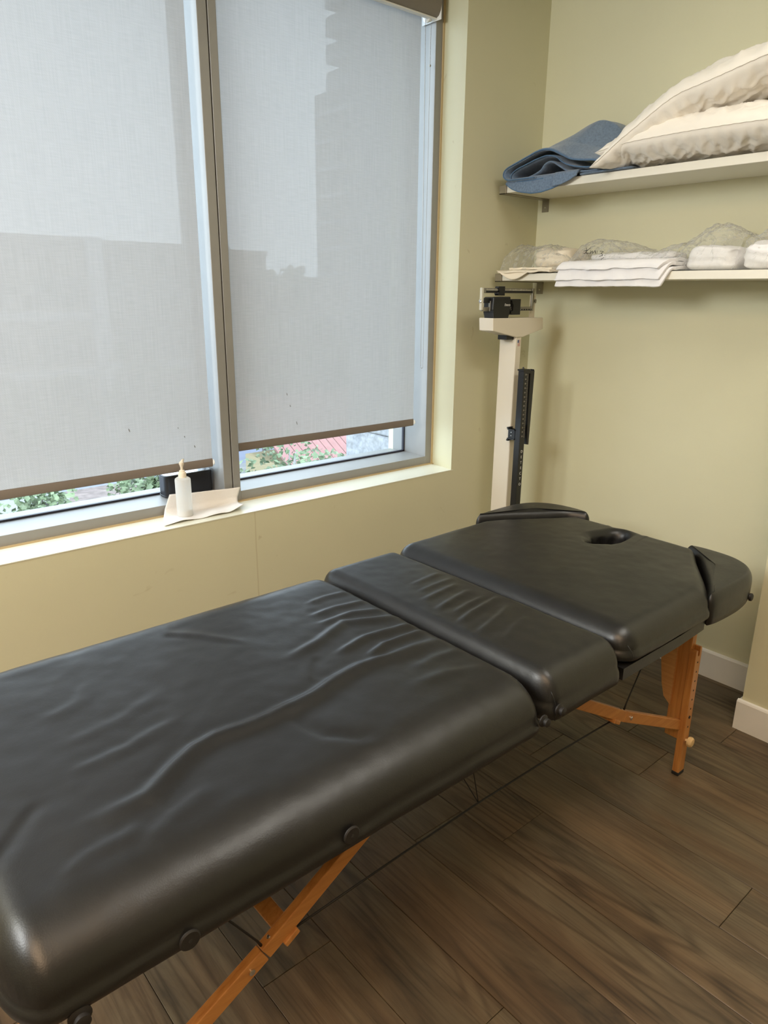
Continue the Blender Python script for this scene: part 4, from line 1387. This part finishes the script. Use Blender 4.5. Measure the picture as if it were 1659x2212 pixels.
# curled corner flap over the front edge
v, f = [], []
nu, nv = 16, 14
for i in range(nu):
    a = i / (nu - 1)
    for j in range(nv):
        b = j / (nv - 1)
        y = 2.105 - 0.19 * a
        dropz = (0.034 * math.sin(math.pi * min(1, a * 1.08)) ** 1.2) * b
        x = 2.442 - 0.016 * math.sin(b * math.pi * 0.5)
        v.append((x, y, S2 + 0.012 - dropz - 0.004 * a))
f = grid_faces(nu, nv)
fp = pd_obj('cloth_corner', v, f, 'creamcloth', crm, smooth=True)
md = fp.modifiers.new('thickness', 'SOLIDIFY'); md.thickness = 0.004; md.offset = 0

def bag(name, label, x0, x1, y0, y1, prof, seed, parent=None, crumple=0.012, base=S2, front=2.0):
    """crumpled film tent; prof: [(t 0..1, height)] along y from y0 to y1"""
    nu, nv = 60, 34
    tt = [p[0] for p in prof]; hh = [p[1] for p in prof]
    G = []
    for i in range(nu):
        a = i / (nu - 1)
        h = float(np.interp(a, tt, hh))
        for j in range(nv):
            b = j / (nv - 1)
            e = max(0.0, 1 - abs(2 * b - 1) ** (3.5 if b < 0.5 else 2.2)) ** 0.8
            y = y0 + (y1 - y0) * a; x = x0 + (x1 - x0) * b
            p = Vector((x * 26 + seed, y * 26, seed))
            c = crumple * ((1 - abs(noise.noise(p))) * 1.2 - 0.9 + 0.6 * noise.noise(p * 2.7))
            z = base + 0.002 + max(0.0, h * e + c * (e ** 0.5))
            G.append((x + 0.006 * noise.noise(p * 1.4 + Vector((9, 0, 0))), y + 0.008 * noise.noise(p * 1.2), z))
    o = pd_obj(name, G, grid_faces(nu, nv), 'film', parent, smooth=True)
    if label: tag(o, label, 'plastic bag')
    return o

def folded_pack(parent, name, lo, hi, seed, mat='linen'):
    """soft folded textile block with layer grooves on its front"""
    nx_, ny_, nz_ = 14, 26, 14
    bm = bmesh.new()
    add_box(bm, lo, hi)
    bmesh.ops.subdivide_edges(bm, edges=list(bm.edges), cuts=11, use_grid_fill=True)
    c = (Vector(lo) + Vector(hi)) / 2; hs = (Vector(hi) - Vector(lo)) / 2
    for v in bm.verts:
        q = Vector([(v.co[i] - c[i]) / hs[i] for i in range(3)])
        m_ = (abs(q.x) ** 5 + abs(q.y) ** 5 + abs(q.z) ** 5) ** 0.2
        big = max(abs(q.x), abs(q.y), abs(q.z))
        q = q * (big / m_) if m_ > 0 else q
        v.co = c + Vector([q[i] * hs[i] for i in range(3)])
        g = 0.0025 * math.sin((v.co.z - lo[2]) * 230 + seed + 4 * noise.noise(Vector((v.co.y * 12, seed, 0))))
        d = 0.011 * fbm(Vector((v.co.x * 14 + seed, v.co.y * 14, v.co.z * 20)), 3)
        v.co += Vector((-g if q.x < -0.4 else 0, d, d * (1 if q.z > 0 else 0)))
        v.co.z = max(v.co.z, lo[2])
    o = bm_obj(name, bm, mat, parent, smooth=True)
    return o

# bag at the window end
b1 = empty('bagged_cloth', (2.58, 1.95, S2), 'crumpled clear bag with a pale cloth, at the window end of the lower shelf', 'plastic bag')
folded_pack(b1, 'bag_content', (2.52, 1.83, S2 + 0.024), (2.70, 2.00, S2 + 0.098), 2.0, 'creamcloth')
bag('bag_film', None, 2.462, 2.715, 2.118, 1.822, [(0, 0.09), (0.1, 0.118), (0.25, 0.105), (0.45, 0.105), (0.6, 0.112), (0.8, 0.10), (1, 0.05)], 4.0, b1, 0.013)
# bag lying over the sheets, with marker writing
b2 = empty('marked_bag', (2.58, 1.56, S2), 'clear plastic bag with black handwriting lying on the white sheets', 'plastic bag')
folded_pack(b2, 'bag_content', (2.56, 1.40, S2 + 0.046), (2.70, 1.76, S2 + 0.075), 5.0)
film2 = bag('bag_film', None, 2.475, 2.715, 1.812, 1.345, [(0, 0.05), (0.08, 0.10), (0.2, 0.118), (0.45, 0.106), (0.62, 0.082), (0.75, 0.062), (0.9, 0.085), (1, 0.095)], 9.0, b2, 0.008, base=S2 + 0.040 - 0.035)
# handwriting dropped onto the film
bm = bmesh.new(); bm.from_mesh(film2.data); bm.transform(Matrix.Translation(wloc(film2)))
bvh = BVHTree.FromBMesh(bm); bm.free()
strokes = [
    [(1.724, 1.672), (1.716, 1.655), (1.708, 1.648)], [(1.731, 1.660), (1.712, 1.664)], [(1.722, 1.650), (1.706, 1.672)], [(1.728, 1.652), (1.700, 1.652)],
    [(1.700, 1.662), (1.697, 1.650), (1.693, 1.660), (1.688, 1.650), (1.684, 1.661)], [(1.682, 1.658), (1.676, 1.648), (1.679, 1.660)], [(1.671, 1.660), (1.669, 1.647)],
    [(1.660, 1.658), (1.645, 1.656), (1.652, 1.650), (1.642, 1.643), (1.655, 1.638)], [(1.633, 1.643), (1.632, 1.640)],
    [(1.632, 1.634), (1.643, 1.629), (1.642, 1.618), (1.630, 1.617)], [(1.622, 1.626), (1.612, 1.622)], [(1.610, 1.624), (1.608, 1.615)],
]
bm = bmesh.new()
for st in strokes:
    pts = []
    for i in range(len(st) - 1):
        for s_ in np.linspace(0, 1, 6):
            y = st[i][0] + (st[i + 1][0] - st[i][0]) * s_; z = st[i][1] + (st[i + 1][1] - st[i][1]) * s_
            hit = bvh.ray_cast(Vector((2.30, y, z)), Vector((1, 0, 0)))
            if hit[0] is not None and hit[0].x < 2.62:
                pts.append(hit[0] + Vector((-0.0012, 0, 0)))
            else:
                pts.append(Vector((2.52, y, z)))
    if len(pts) > 1:
        add_tube(bm, pts, 0.0009, 5)
bm_obj('handwriting', bm, 'ink', b2)
# bagged linen packs on the right
b3 = empty('bagged_linen', (2.58, 1.20, S2), 'tall clear bag of white folded linen beside the marked bag', 'plastic bag')
folded_pack(b3, 'bag_content', (2.478, 1.142, S2 + 0.002), (2.69, 1.312, S2 + 0.080), 11.0)
bag('bag_film', None, 2.462, 2.715, 1.338, 1.126, [(0, 0.09), (0.12, 0.11), (0.4, 0.150), (0.6, 0.148), (0.8, 0.135), (1, 0.11)], 15.0, b3, 0.013)
b4 = empty('bagged_linen', (2.58, 1.02, S2), 'clear bag of white folded linen nearest the right picture edge', 'plastic bag')
folded_pack(b4, 'bag_content', (2.474, 0.960, S2 + 0.002), (2.69, 1.114, S2 + 0.092), 13.0)
bag('bag_film', None, 2.460, 2.715, 1.120, 0.940, [(0, 0.10), (0.3, 0.128), (0.6, 0.125), (1, 0.07)], 19.0, b4, 0.013)

# ------------------------------------------------------------------ physician scale
YS = 1.95
scl = empty('physician_scale', (2.41, 1.99, 0.0), 'cream upright balance scale with black sliding weights and height rod', 'scale')
box('base_platform', (2.28, 1.60, 0.012), (2.55, 1.90, 0.075), 'scale', scl, 0.008)
box('base_tread', (2.29, 1.61, 0.075), (2.54, 1.89, 0.079), 'black', scl, 0.001)
box('column_foot', (2.335, 1.90, 0.012), (2.495, 2.06, 0.085), 'scale', scl, 0.006)
for x in (2.30, 2.53):
    for y in (1.62, 2.04):
        lathe('foot', (x if y < 1.9 else (2.35 if x < 2.4 else 2.48), y, 0), (0, 0, 1), [(0.012, 0), (0.014, 0.004), (0.010, 0.0125)], 'rubber', scl, 12)
col = box('column', (2.391, YS + 0.0, 0.085), (2.427, YS + 0.088, 1.340), 'scale', scl, 0.004)
box('flag_sticker', (2.400, YS - 0.0006, 1.290), (2.418, YS, 1.318), 'trim', col)
box('sticker_canton', (2.4015, YS - 0.001, 1.305), (2.409, YS - 0.0005, 1.317), 'flagblue', col)
bm = bmesh.new()
for k_ in range(4):
    x = 2.402 + 0.0042 * k_
    add_box(bm, (x, YS - 0.001, 1.291), (x + 0.0022, YS - 0.0005, 1.304 if k_ < 2 else 1.317))
bm_obj('sticker_stripes', bm, 'flagred', col)
# beam housing
hpoly = [(2.236, 1.4065), (2.557, 1.4045), (2.562, 1.358), (2.430, 1.328), (2.389, 1.328), (2.240, 1.357)]
prism('beam_housing', [(x, YS - 0.004, z) for x, z in hpoly], (0, 0.074, 0), 'scale', scl, 0.003)
box('housing_cavity', (2.345, YS + 0.012, 1.318), (2.392, YS + 0.060, 1.345), 'black', scl, 0.002)
# fulcrum block
blkp = [(2.238, 1.487), (2.341, 1.489), (2.341, 1.437), (2.334, 1.428), (2.334, 1.404), (2.242, 1.404), (2.242, 1.430), (2.236, 1.437)]
ful = prism('fulcrum_block', [(x, YS - 0.002, z) for x, z in blkp], (0, 0.052, 0), 'black', scl, 0.004)
box('poise_slot', (2.2335, YS + 0.012, 1.433), (2.238, YS + 0.022, 1.472), 'beam', ful, 0.001)
text_obj('block_lettering', 'Detecto', 0.0135, 'letter', Matrix.Translation((2.321, YS - 0.0028, 1.457)) @ Matrix.Rotation(math.radians(90), 4, 'X'), ful, shear=0.25, xscale=0.78)
# beam frame
yb_ = YS + 0.018
bm = bmesh.new()
add_box(bm, (2.190, yb_, 1.502), (2.512, yb_ + 0.006, 1.521), 0.001, 1)
add_box(bm, (2.196, yb_, 1.433), (2.512, yb_ + 0.006, 1.449), 0.001, 1)
fr_ = bm_obj('beam', bm, 'beam', scl)
bm = bmesh.new()
add_box(bm, (2.212, yb_ - 0.0006, 1.5035), (2.505, yb_ + 0.0002, 1.5115))
add_box(bm, (2.345, yb_ - 0.0006, 1.434), (2.505, yb_ + 0.0002, 1.4405))
bm_obj('beam_scale_band', bm, 'black', fr_)
bm = bmesh.new()
for k_ in range(40):
    x = 2.216 + k_ * 0.0070
    add_box(bm, (x, yb_ - 0.0009, 1.5115), (x + 0.0022, yb_ - 0.0003, 1.5165 if k_ % 5 else 1.5185))
for k_ in range(10):
    x = 2.352 + k_ * 0.0155
    add_box(bm, (x, yb_ - 0.0009, 1.4360), (x + 0.0028, yb_ - 0.0003, 1.4395))
tk = bm_obj('graduations', bm, 'tick', fr_); tk['kind'] = 'stuff'
box('beam_end', (2.502, yb_ - 0.001, 1.432), (2.514, yb_ + 0.008, 1.522), 'beam', scl, 0.001)
prism('beam_pointer', [(2.512, yb_, 1.463), (2.531, yb_, 1.463), (2.533, yb_, 1.473), (2.531, yb_, 1.479), (2.512, yb_, 1.479)], (0, 0.006, 0), 'beam', scl, 0.0008)
prism('pointer_arrow', [(2.512, yb_ - 0.0008, 1.465), (2.5225, yb_ - 0.0008, 1.471), (2.512, yb_ - 0.0008, 1.477)], (0, 0.0006, 0), 'black', scl)
lv = box('trig_loop', (2.187, yb_ - 0.002, 1.437), (2.199, yb_ + 0.010, 1.522), 'tick', scl, 0.002)
lathe('loop_screw', (2.187, yb_ + 0.004, 1.470), (-1, 0, 0), [(0.007, 0), (0.007, 0.002), (0.004, 0.004), (0.001, 0.0045)], 'screw', lv, 14)
box('knife_edge', (2.199, yb_ - 0.004, 1.464), (2.236, yb_ + 0.016, 1.484), 'black', scl, 0.002)
box('tare_weight', (2.203, yb_ - 0.002, 1.433), (2.232, yb_ + 0.018, 1.448), 'steel', scl, 0.002)
box('trig_stand', (2.512, yb_ + 0.016, 1.404), (2.545, yb_ + 0.020, 1.496), 'scale', scl, 0.001)
# sliding weights
def poise(name, c, w, zlo, zhi, d):
    x0, x1 = c - w / 2, c + w / 2
    ya = yb_ - d
    prof = [(x0, zhi - 0.004), (x0 + 0.004, zhi), (x1, zhi), (x1, zlo), (x0 + 0.003, zlo), (x0 - 0.002, zlo + 0.006), (x0 - 0.002, zlo + 0.013), (x0 + 0.010, zlo + 0.014), (x0 + 0.012, zhi - 0.022), (x0 + 0.004, zhi - 0.017)]
    return prism(name, [(x, ya, z) for x, z in prof], (0, 2 * d + 0.006, 0), 'black', scl, 0.0012)
poise('small_weight', 2.298, 0.040, 1.4925, 1.528, 0.007)
poise('large_weight', 2.387, 0.056, 1.418, 1.4795, 0.012)
# height rod clipped to the column
rod = empty('height_rod', (0, 0, 0)); COL.objects.unlink(rod); bpy.data.objects.remove(rod)
rx0, rx1 = 2.376, 2.408
rod = box('height_rod', (rx0, 1.885, 0.085), (rx1, 1.915, 1.199), 'black', scl, 0.0015)
box('rod_top', (rx0 - 0.004, 1.884, 1.196), (rx1 + 0.006, 1.917, 1.2025), 'black', rod, 0.001)
lathe('rod_pin', (rx0 + 0.012, 1.90, 1.2025), (0, 0, 1), [(0.004, 0), (0.004, 0.006), (0.002, 0.009)], 'black', rod, 10)
prism('headpiece', [(2.432, 1.890, 0.882), (2.4445, 1.890, 0.880), (2.452, 1.890, 1.192), (2.447, 1.890, 1.200), (2.447, 1.890, 1.193), (2.424, 1.890, 1.194), (2.4255, 1.890, 1.02)], (0, 0.020, 0), 'black', scl, 0.001)
box('headpiece_hinge', (2.404, 1.888, 1.184), (2.428, 1.912, 1.196), 'black', scl, 0.001)
bm = bmesh.new()
add_box(bm, (2.370, 1.912, 0.905), (2.392, 1.95, 0.910)); add_box(bm, (2.370, 1.912, 0.945), (2.392, 1.95, 0.950)); add_box(bm, (2.374, 1.912, 0.905), (2.388, 1.948, 0.950))
add_box(bm, (2.366, 1.942, 0.898), (2.396, 1.9500, 0.905)); add_box(bm, (2.366, 1.942, 0.950), (2.396, 1.9500, 0.957))
clp = bm_obj('rod_clip', bm, 'black', scl)
for z in (0.921, 0.935):
    lathe('clip_screw', (2.374, 1.932, z), (-1, 0, 0), [(0.0024, 0), (0.0016, 0.0008)], 'screw', clp, 8)
Rx = Matrix.Rotation(math.radians(90), 4, 'X')
for k_, ch in enumerate('DETECTO'):
    text_obj('rod_letter', ch, 0.0165, 'letter', Matrix.Translation((2.394, 1.8846, 0.857 - k_ * 0.0240)) @ Rx, rod)
bm = bmesh.new()
for k_ in range(58):
    z = 1.180 - k_ * 0.0046
    add_box(bm, (2.399 if k_ % 2 else 2.396, 1.8843, z), (2.4065, 1.8851, z + 0.0011))
    if k_ % 4 == 0:
        add_box(bm, (2.386, 1.8843, z - 0.002), (2.3885, 1.8851, z + 0.0045))
        add_box(bm, (2.390, 1.8843, z - 0.002), (2.3925, 1.8851, z + 0.0045))
g = bm_obj('rod_graduations', bm, 'rodtick', rod); g['kind'] = 'stuff'

# ------------------------------------------------------------------ things on the sill
bx_, by_ = 1.020, 2.240
bot = empty('pump_bottle', (bx_, by_, SILL + 0.0035), 'frosted plastic lotion bottle with a cream pump on the sill', 'bottle')
z0 = SILL + 0.0035
lathe('bottle_body', (bx_, by_, z0), (0, 0, 1), [(0.024, 0), (0.0265, 0.003), (0.0265, 0.128), (0.0255, 0.133), (0.020, 0.137), (0.0125, 0.138), (0.0125, 0.142)], 'frost', bot, 32)
lathe('lotion', (bx_, by_, z0 + 0.002), (0, 0, 1), [(0.022, 0), (0.0245, 0.002), (0.0245, 0.024), (0.001, 0.0245)], 'liquid', bot, 28)
lathe('pump_collar', (bx_, by_, z0 + 0.137), (0, 0, 1), [(0.0135, 0), (0.0135, 0.016), (0.012, 0.019), (0.010, 0.020), (0.0095, 0.024), (0.006, 0.026)], 'creamplast', bot, 24)
lathe('pump_stem', (bx_, by_, z0 + 0.160), (0, 0, 1), [(0.0045, 0), (0.0045, 0.012), (0.0075, 0.022), (0.0085, 0.024), (0.0075, 0.030), (0.003, 0.033)], 'creamplast', bot, 16)
tube('pump_nozzle', [(bx_, by_, z0 + 0.187), (bx_ + 0.012, by_ + 0.016, z0 + 0.192), (bx_ + 0.022, by_ + 0.030, z0 + 0.191)], [0.006, 0.0045, 0.0032], 'creamplast', bot, 10)
tube('dip_tube', [(bx_, by_, z0 + 0.006), (bx_, by_, z0 + 0.137)], 0.002, 'creamplast', bot, 8)

spk = empty('box_speaker', (1.105, 2.385, 0.788), 'small black box speaker standing on the window frame behind the bottle', 'speaker')
def rrect(x0, x1, y0, y1, r, n=6):
    out = []
    for cx_, cy_, a0 in ((x1 - r, y1 - r, 0), (x0 + r, y1 - r, 90), (x0 + r, y0 + r, 180), (x1 - r, y0 + r, 270)):
        for k_ in range(n + 1):
            a = math.radians(a0 + 90 * k_ / n)
            out.append((cx_ + r * math.cos(a), cy_ + r * math.sin(a)))
    return out
prism('speaker_body', [(x, y, 0.7892) for x, y in rrect(1.012, 1.198, 2.366, 2.432, 0.018)], (0, 0, 0.079), 'speaker', spk, 0.0015)
prism('speaker_top', [(x, y, 0.8683) for x, y in rrect(1.016, 1.194, 2.370, 2.428, 0.015)], (0, 0, 0.0016), 'speakertop', spk)
for z in (0.795, 0.8625):
    ring_ = rrect(1.0114, 1.1986, 2.3654, 2.4326, 0.018)
    tube('piping', [(x, y, z) for x, y in ring_ + ring_[:1]], 0.0012, 'speaker', spk, 6)
bm = bmesh.new()
lg = [(1.079 + 0.0035 * math.cos(a), 2.3648, 0.822 + 0.0035 * math.sin(a)) for a in np.linspace(0.9, 2 * math.pi + 0.4, 14)]
add_tube(bm, lg, 0.0006, 5)
bm_obj('speaker_emblem', bm, 'letter', spk)
box('speaker_foot', (1.03, 2.375, 0.7878), (1.18, 2.423, 0.7893), 'rubber', spk)

# paper towel: flat on the sill, its back edge curling up against the frame
v = []
nu, nv = 40, 26
for i in range(nu):
    u = i / (nu - 1)
    for j in range(nv):
        w_ = j / (nv - 1)
        s_ = w_ * 0.18
        x = 0.915 + 0.30 * u + 0.075 * w_ * (1 - 0.35 * u)
        if s_ < 0.085:
            y = 2.178 + s_; z = 0
        else:
            a = (s_ - 0.085) / 0.042
            a = min(a, 1.35)
            rest = max(0, (s_ - 0.085) - 0.042 * 1.35)
            y = 2.178 + 0.085 + 0.042 * math.sin(a) * 0.72 + rest * 0.05
            z = 0.042 * (1 - math.cos(a)) + rest * 0.9
        lift = 0.020 * sm(0.75, 1.0, u) * (1 - w_) ** 2 + 0.006 * math.sin(u * 7) ** 2 * (1 - w_) ** 3 + 0.010 * sm(0.25, 0, u) * (w_ - 0.3) ** 2
        y = min(y, 2.289)
        v.append((x, y + 0.004 * math.sin(u * 5), SILL + 0.0022 + z * (1 - 0.2 * u) + lift + 0.0006 * noise.noise(Vector((x * 40, y * 40, 0)))))
tw = pd_obj('paper_towel', v, grid_faces(nu, nv), 'towel', None, smooth=True)
md = tw.modifiers.new('thickness', 'SOLIDIFY'); md.thickness = 0.0008; md.offset = 1
tag(tw, 'sheet of white paper towel curling up against the window frame under the bottle', 'paper towel')

# ------------------------------------------------------------------ outdoors
GZ = -7.5
g = box('ground_pavement', (-40, 3.0, GZ - 0.3), (120, 34, GZ), 'pave'); tag(g, 'pale pavement below the windows', None, None, 'structure')
g = box('ground_road', (-40, 34, GZ - 0.3), (160, 200, GZ - 0.06), 'asphalt'); tag(g, 'blue grey street beyond the pavement', None, None, 'structure')
g = box('ground_planting', (7.5, 30.5, GZ - 0.1), (14.5, 33.5, GZ + 0.15), 'soil', None, 0.05); tag(g, 'brown planting bed at the kerb', None, None, 'structure')

# exterior concrete pier
pier = empty('concrete_pier', (3.95, 4.0, GZ), 'speckled grey concrete pier just outside the right window', 'pier')
box('shaft', (3.415, 3.60, 0.480), (4.6, 4.40, 7.0), 'concrete', pier, 0.012)
box('lower_block', (3.395, 3.585, GZ), (4.62, 4.42, 0.4795), 'concrete', pier, 0.02)

# tower and podium
tw_ = empty('apartment_tower', (90, 88, GZ), 'tall grey apartment tower with stacked balconies, hazy behind the right blind', 'building')
box('tower_wall', (77.0, 76, GZ), (100, 100, 75), 'tower', tw_)
for k_ in range(14):
    z = 31 + 3.6 * k_
    bc = box('balcony', (73.6, 91, z), (77.0, 100, z + 1.7), 'slab', tw_)
    box('balcony_glass', (73.5, 91.2, z + 1.7), (73.7, 99.8, z + 2.4), 'towerwin', bc)
for k_ in range(14):
    z = 32.0 + 3.6 * k_
    for y in (78, 84):
        box('tower_window', (76.9, y, z), (77.05, y + 4, z + 1.7), 'towerwin', tw_)
pod = empty('podium_building', (64, 65, GZ), 'dark mid-rise block with pale floor bands in front of the tower', 'building')
box('podium_wall', (51.4, 58, GZ), (76, 72, 22.0), 'greyblock', pod)
for k_ in range(9):
    z = -2.2 + 2.75 * k_
    box('floor_band', (51.2, 58.0, z), (51.4, 72.0, z + 0.35), 'whitewall', pod)
    for y in (59, 63.5, 68):
        box('podium_window', (51.35, y, z + 0.7), (51.45, y + 3.2, z + 2.1), 'towerwin', pod)

# low blocks across the street
def lowblock(name, label, x0, x1, y0, y1, zt, mat, nwin, wz, wmat='towerwin', bands=()):
    t = empty(name, ((x0 + x1) / 2, (y0 + y1) / 2, GZ), label, 'building')
    box('walls', (x0, y0, GZ), (x1, y1, zt), mat, t)
    box('parapet', (x0, y0 - 0.2, zt), (x1, y1, zt + 0.35), mat, t)
    wdt = (x1 - x0) / nwin
    for z in wz:
        for k_ in range(nwin):
            box('window', (x0 + wdt * (k_ + 0.15), y0 - 0.06, z), (x0 + wdt * (k_ + 0.85), y0 + 0.02, z + 1.6), wmat, t)
    for z in bands:
        box('floor_band', (x0, y0 - 0.12, z), (x1, y0, z + 0.5), 'whitewall', t)
    return t
lowblock('street_building', 'low beige building across the street behind the left blind', 1.0, 15.1, 44, 54, 4.0, 'beige', 4, (-5.5, -2.6, 0.6), bands=(-3.4, -0.2))
wf = box('white_fin_wall', (15.15, 43.5, GZ), (16.05, 54, 4.4), 'whitewall', None, 0.05); tag(wf, 'white fin wall between the beige and dark buildings', 'wall')
lowblock('street_building', 'dark grey low building across the street near the mullion', 16.1, 24.4, 44, 54, 3.9, 'greyblock', 3, (-5.5, -2.4, 0.7), bands=(-3.2,))
lowblock('street_building', 'small beige building seen behind the right blind near the mullion', 25.2, 29.0, 47, 54, 3.9, 'beige', 1, (-5, -2, 1))
lowblock('street_building', 'long low pale building in front of the mid-rise block', 35.5, 50, 50, 53.5, 2.3, 'beige', 6, (-5, -2))

pk = empty('yellow_shop', (19.4, 27, GZ), 'little yellow shop with a pink tiled roof beyond the tree', 'building')
box('shop_wall', (16.4, 25.2, GZ), (22.5, 29, -5.75), 'yellow', pk)
for k_ in range(16):
    x = 16.2 + 0.4 * k_
    prism('roof_tile_row', [(x, 24.8, -5.80), (x + 0.37, 24.8, -5.80), (x + 0.37, 24.8, -5.70), (x + 0.185, 24.8, -5.64), (x, 24.8, -5.70)], (0, 4.3, 2.5), 'pink', pk)

def leaf_cloud(name, parent, mat, centers, n, size, seed):
    rnd = random.Random(seed)
    v, f = [], []
    for c, r in centers:
        for _ in range(n):
            while True:
                p = Vector((rnd.uniform(-1, 1), rnd.uniform(-1, 1), rnd.uniform(-1, 1)))
                if p.length < 1: break
            p = Vector(c) + Vector((p.x * r[0], p.y * r[1], p.z * r[2]))
            d = Vector((rnd.uniform(-1, 1), rnd.uniform(-1, 1), rnd.uniform(-0.6, 0.6))).normalized()
            e = d.orthogonal().normalized()
            e = (Matrix.Rotation(rnd.uniform(0, 6.28), 3, d) @ e)
            s_ = size * rnd.uniform(0.7, 1.3)
            k_ = len(v)
            m_ = d.cross(e) * (s_ * 0.12)
            v += [p, p + d * s_ * 0.5 + e * s_ * 0.42 + m_, p + d * s_, p + d * s_ * 0.5 - e * s_ * 0.42 + m_]
            f += [(k_, k_ + 1, k_ + 2), (k_, k_ + 2, k_ + 3)]
    o = pd_obj(name, v, f, mat, parent)
    o['kind'] = 'stuff'
    return o

def tree(label, x, y, ztop, rad, seed, size=0.075, n=160, mat='leaf', group=None, lean=(0.25, 0, 0)):
    rnd = random.Random(seed)
    t = empty('street_tree', (x, y, GZ), label, 'tree', group)
    zc = ztop - rad
    tube('trunk', [(x, y, GZ), (x + 0.05, y, (GZ + zc) / 2), (x + lean[0] * 0.4, y, zc), (x + lean[0], y, ztop - 0.25)], [0.14, 0.11, 0.06, 0.012], 'bark', t, 9)
    cl = []
    for k_ in range(16):
        a = rnd.uniform(0, 6.28); h = rnd.uniform(-1.0, 0.95)
        rr = rad * (1 - max(0, h) * 0.55) * rnd.uniform(0.45, 1.0)
        e = Vector((x + lean[0] * 0.4 + rr * math.cos(a), y + rr * math.sin(a), zc + h * rad))
        s_ = Vector((x + lean[0] * 0.3, y, max(GZ + 2.5, e.z - rr * 0.9 - 0.4)))
        tube('branch', [s_, s_.lerp(e, 0.55) + Vector((0, 0, 0.08)), e], [0.03, 0.02, 0.006], 'bark', t, 6)
        cl.append((e, (0.42 * rad, 0.42 * rad, 0.27 * rad)))
        cl.append((s_.lerp(e, 0.65), (0.25 * rad, 0.25 * rad, 0.2 * rad)))
    leaf_cloud('foliage', t, mat, cl, n, size, seed)
    return t
G3 = 'street trees under the windows'
tree('young street tree seen below the left blind at the picture edge', 1.9, 8.2, -0.62, 0.75, 11, lean=(-0.3, 0, 0))
tree('young street tree seen below the left blind beside the black speaker', 3.15, 8.0, -0.50, 0.70, 12, n=170)
tree('young street tree with pale branches seen below the right blind', 5.05, 8.0, -0.33, 1.05, 13, n=120)
for i, (x, y, zt_, r_) in enumerate(((18.9, 31.5, 0.3, 2.2), (15.8, 38.5, -1.5, 2.1), (23.6, 32.0, 0.0, 2.3), (28.2, 44.2, 3.6, 1.7), (12.0, 41.0, -3.0, 1.8), (8.0, 40, -2.3, 2.2))):
    tree(['broad street tree behind the right blind near the mullion', 'broad street tree by the dark building behind the left blind', 'broad street tree behind the middle of the right blind',
          'tall dark tree beside the small beige building behind the right blind', 'low street tree before the right half of the beige building', 'street tree before the left half of the beige building'][i], x, y, zt_, r_, 30 + i, 0.42, 90, 'leafdark')

# parked white car
car = empty('parked_car', (6.6, 31.2, GZ), 'white car parked on the street below the left blind', 'car')
cx_, cy_ = 6.6, 31.2
side = [(-2.15, 0.35), (2.15, 0.35), (2.2, 0.75), (2.0, 0.92), (1.05, 1.0), (0.5, 1.46), (-1.0, 1.5), (-1.65, 1.05), (-2.15, 0.98), (-2.22, 0.6)]
prism('body', [(cx_ + a, cy_ - 0.86, GZ + b) for a, b in side], (0, 1.72, 0), 'carpaint', car, 0.05)
prism('side_window', [(cx_ + a, cy_ - 0.875, GZ + b) for a, b in ((-1.45, 1.05), (0.85, 1.03), (0.42, 1.38), (-0.95, 1.42))], (0, 0.01, 0), 'carglass', car)
prism('windscreen', [(cx_ + a, cy_ - 0.7, GZ + b) for a, b in ((0.58, 1.44), (1.08, 1.05), (1.10, 1.03), (0.60, 1.45))], (0, 1.4, 0), 'carglass', car)
for a in (-1.35, 1.35):
    for s_ in (-0.88, 0.72):
        wl = lathe('wheel', (cx_ + a, cy_ + s_, GZ + 0.32), (0, 1, 0), [(0.20, 0), (0.32, 0.02), (0.32, 0.16), (0.20, 0.18)], 'tyre', car, 20)
        lathe('hubcap', (cx_ + a, cy_ + s_ - 0.005, GZ + 0.32), (0, 1, 0), [(0.02, 0), (0.18, 0.004), (0.18, 0.01)], 'steel', wl, 16)
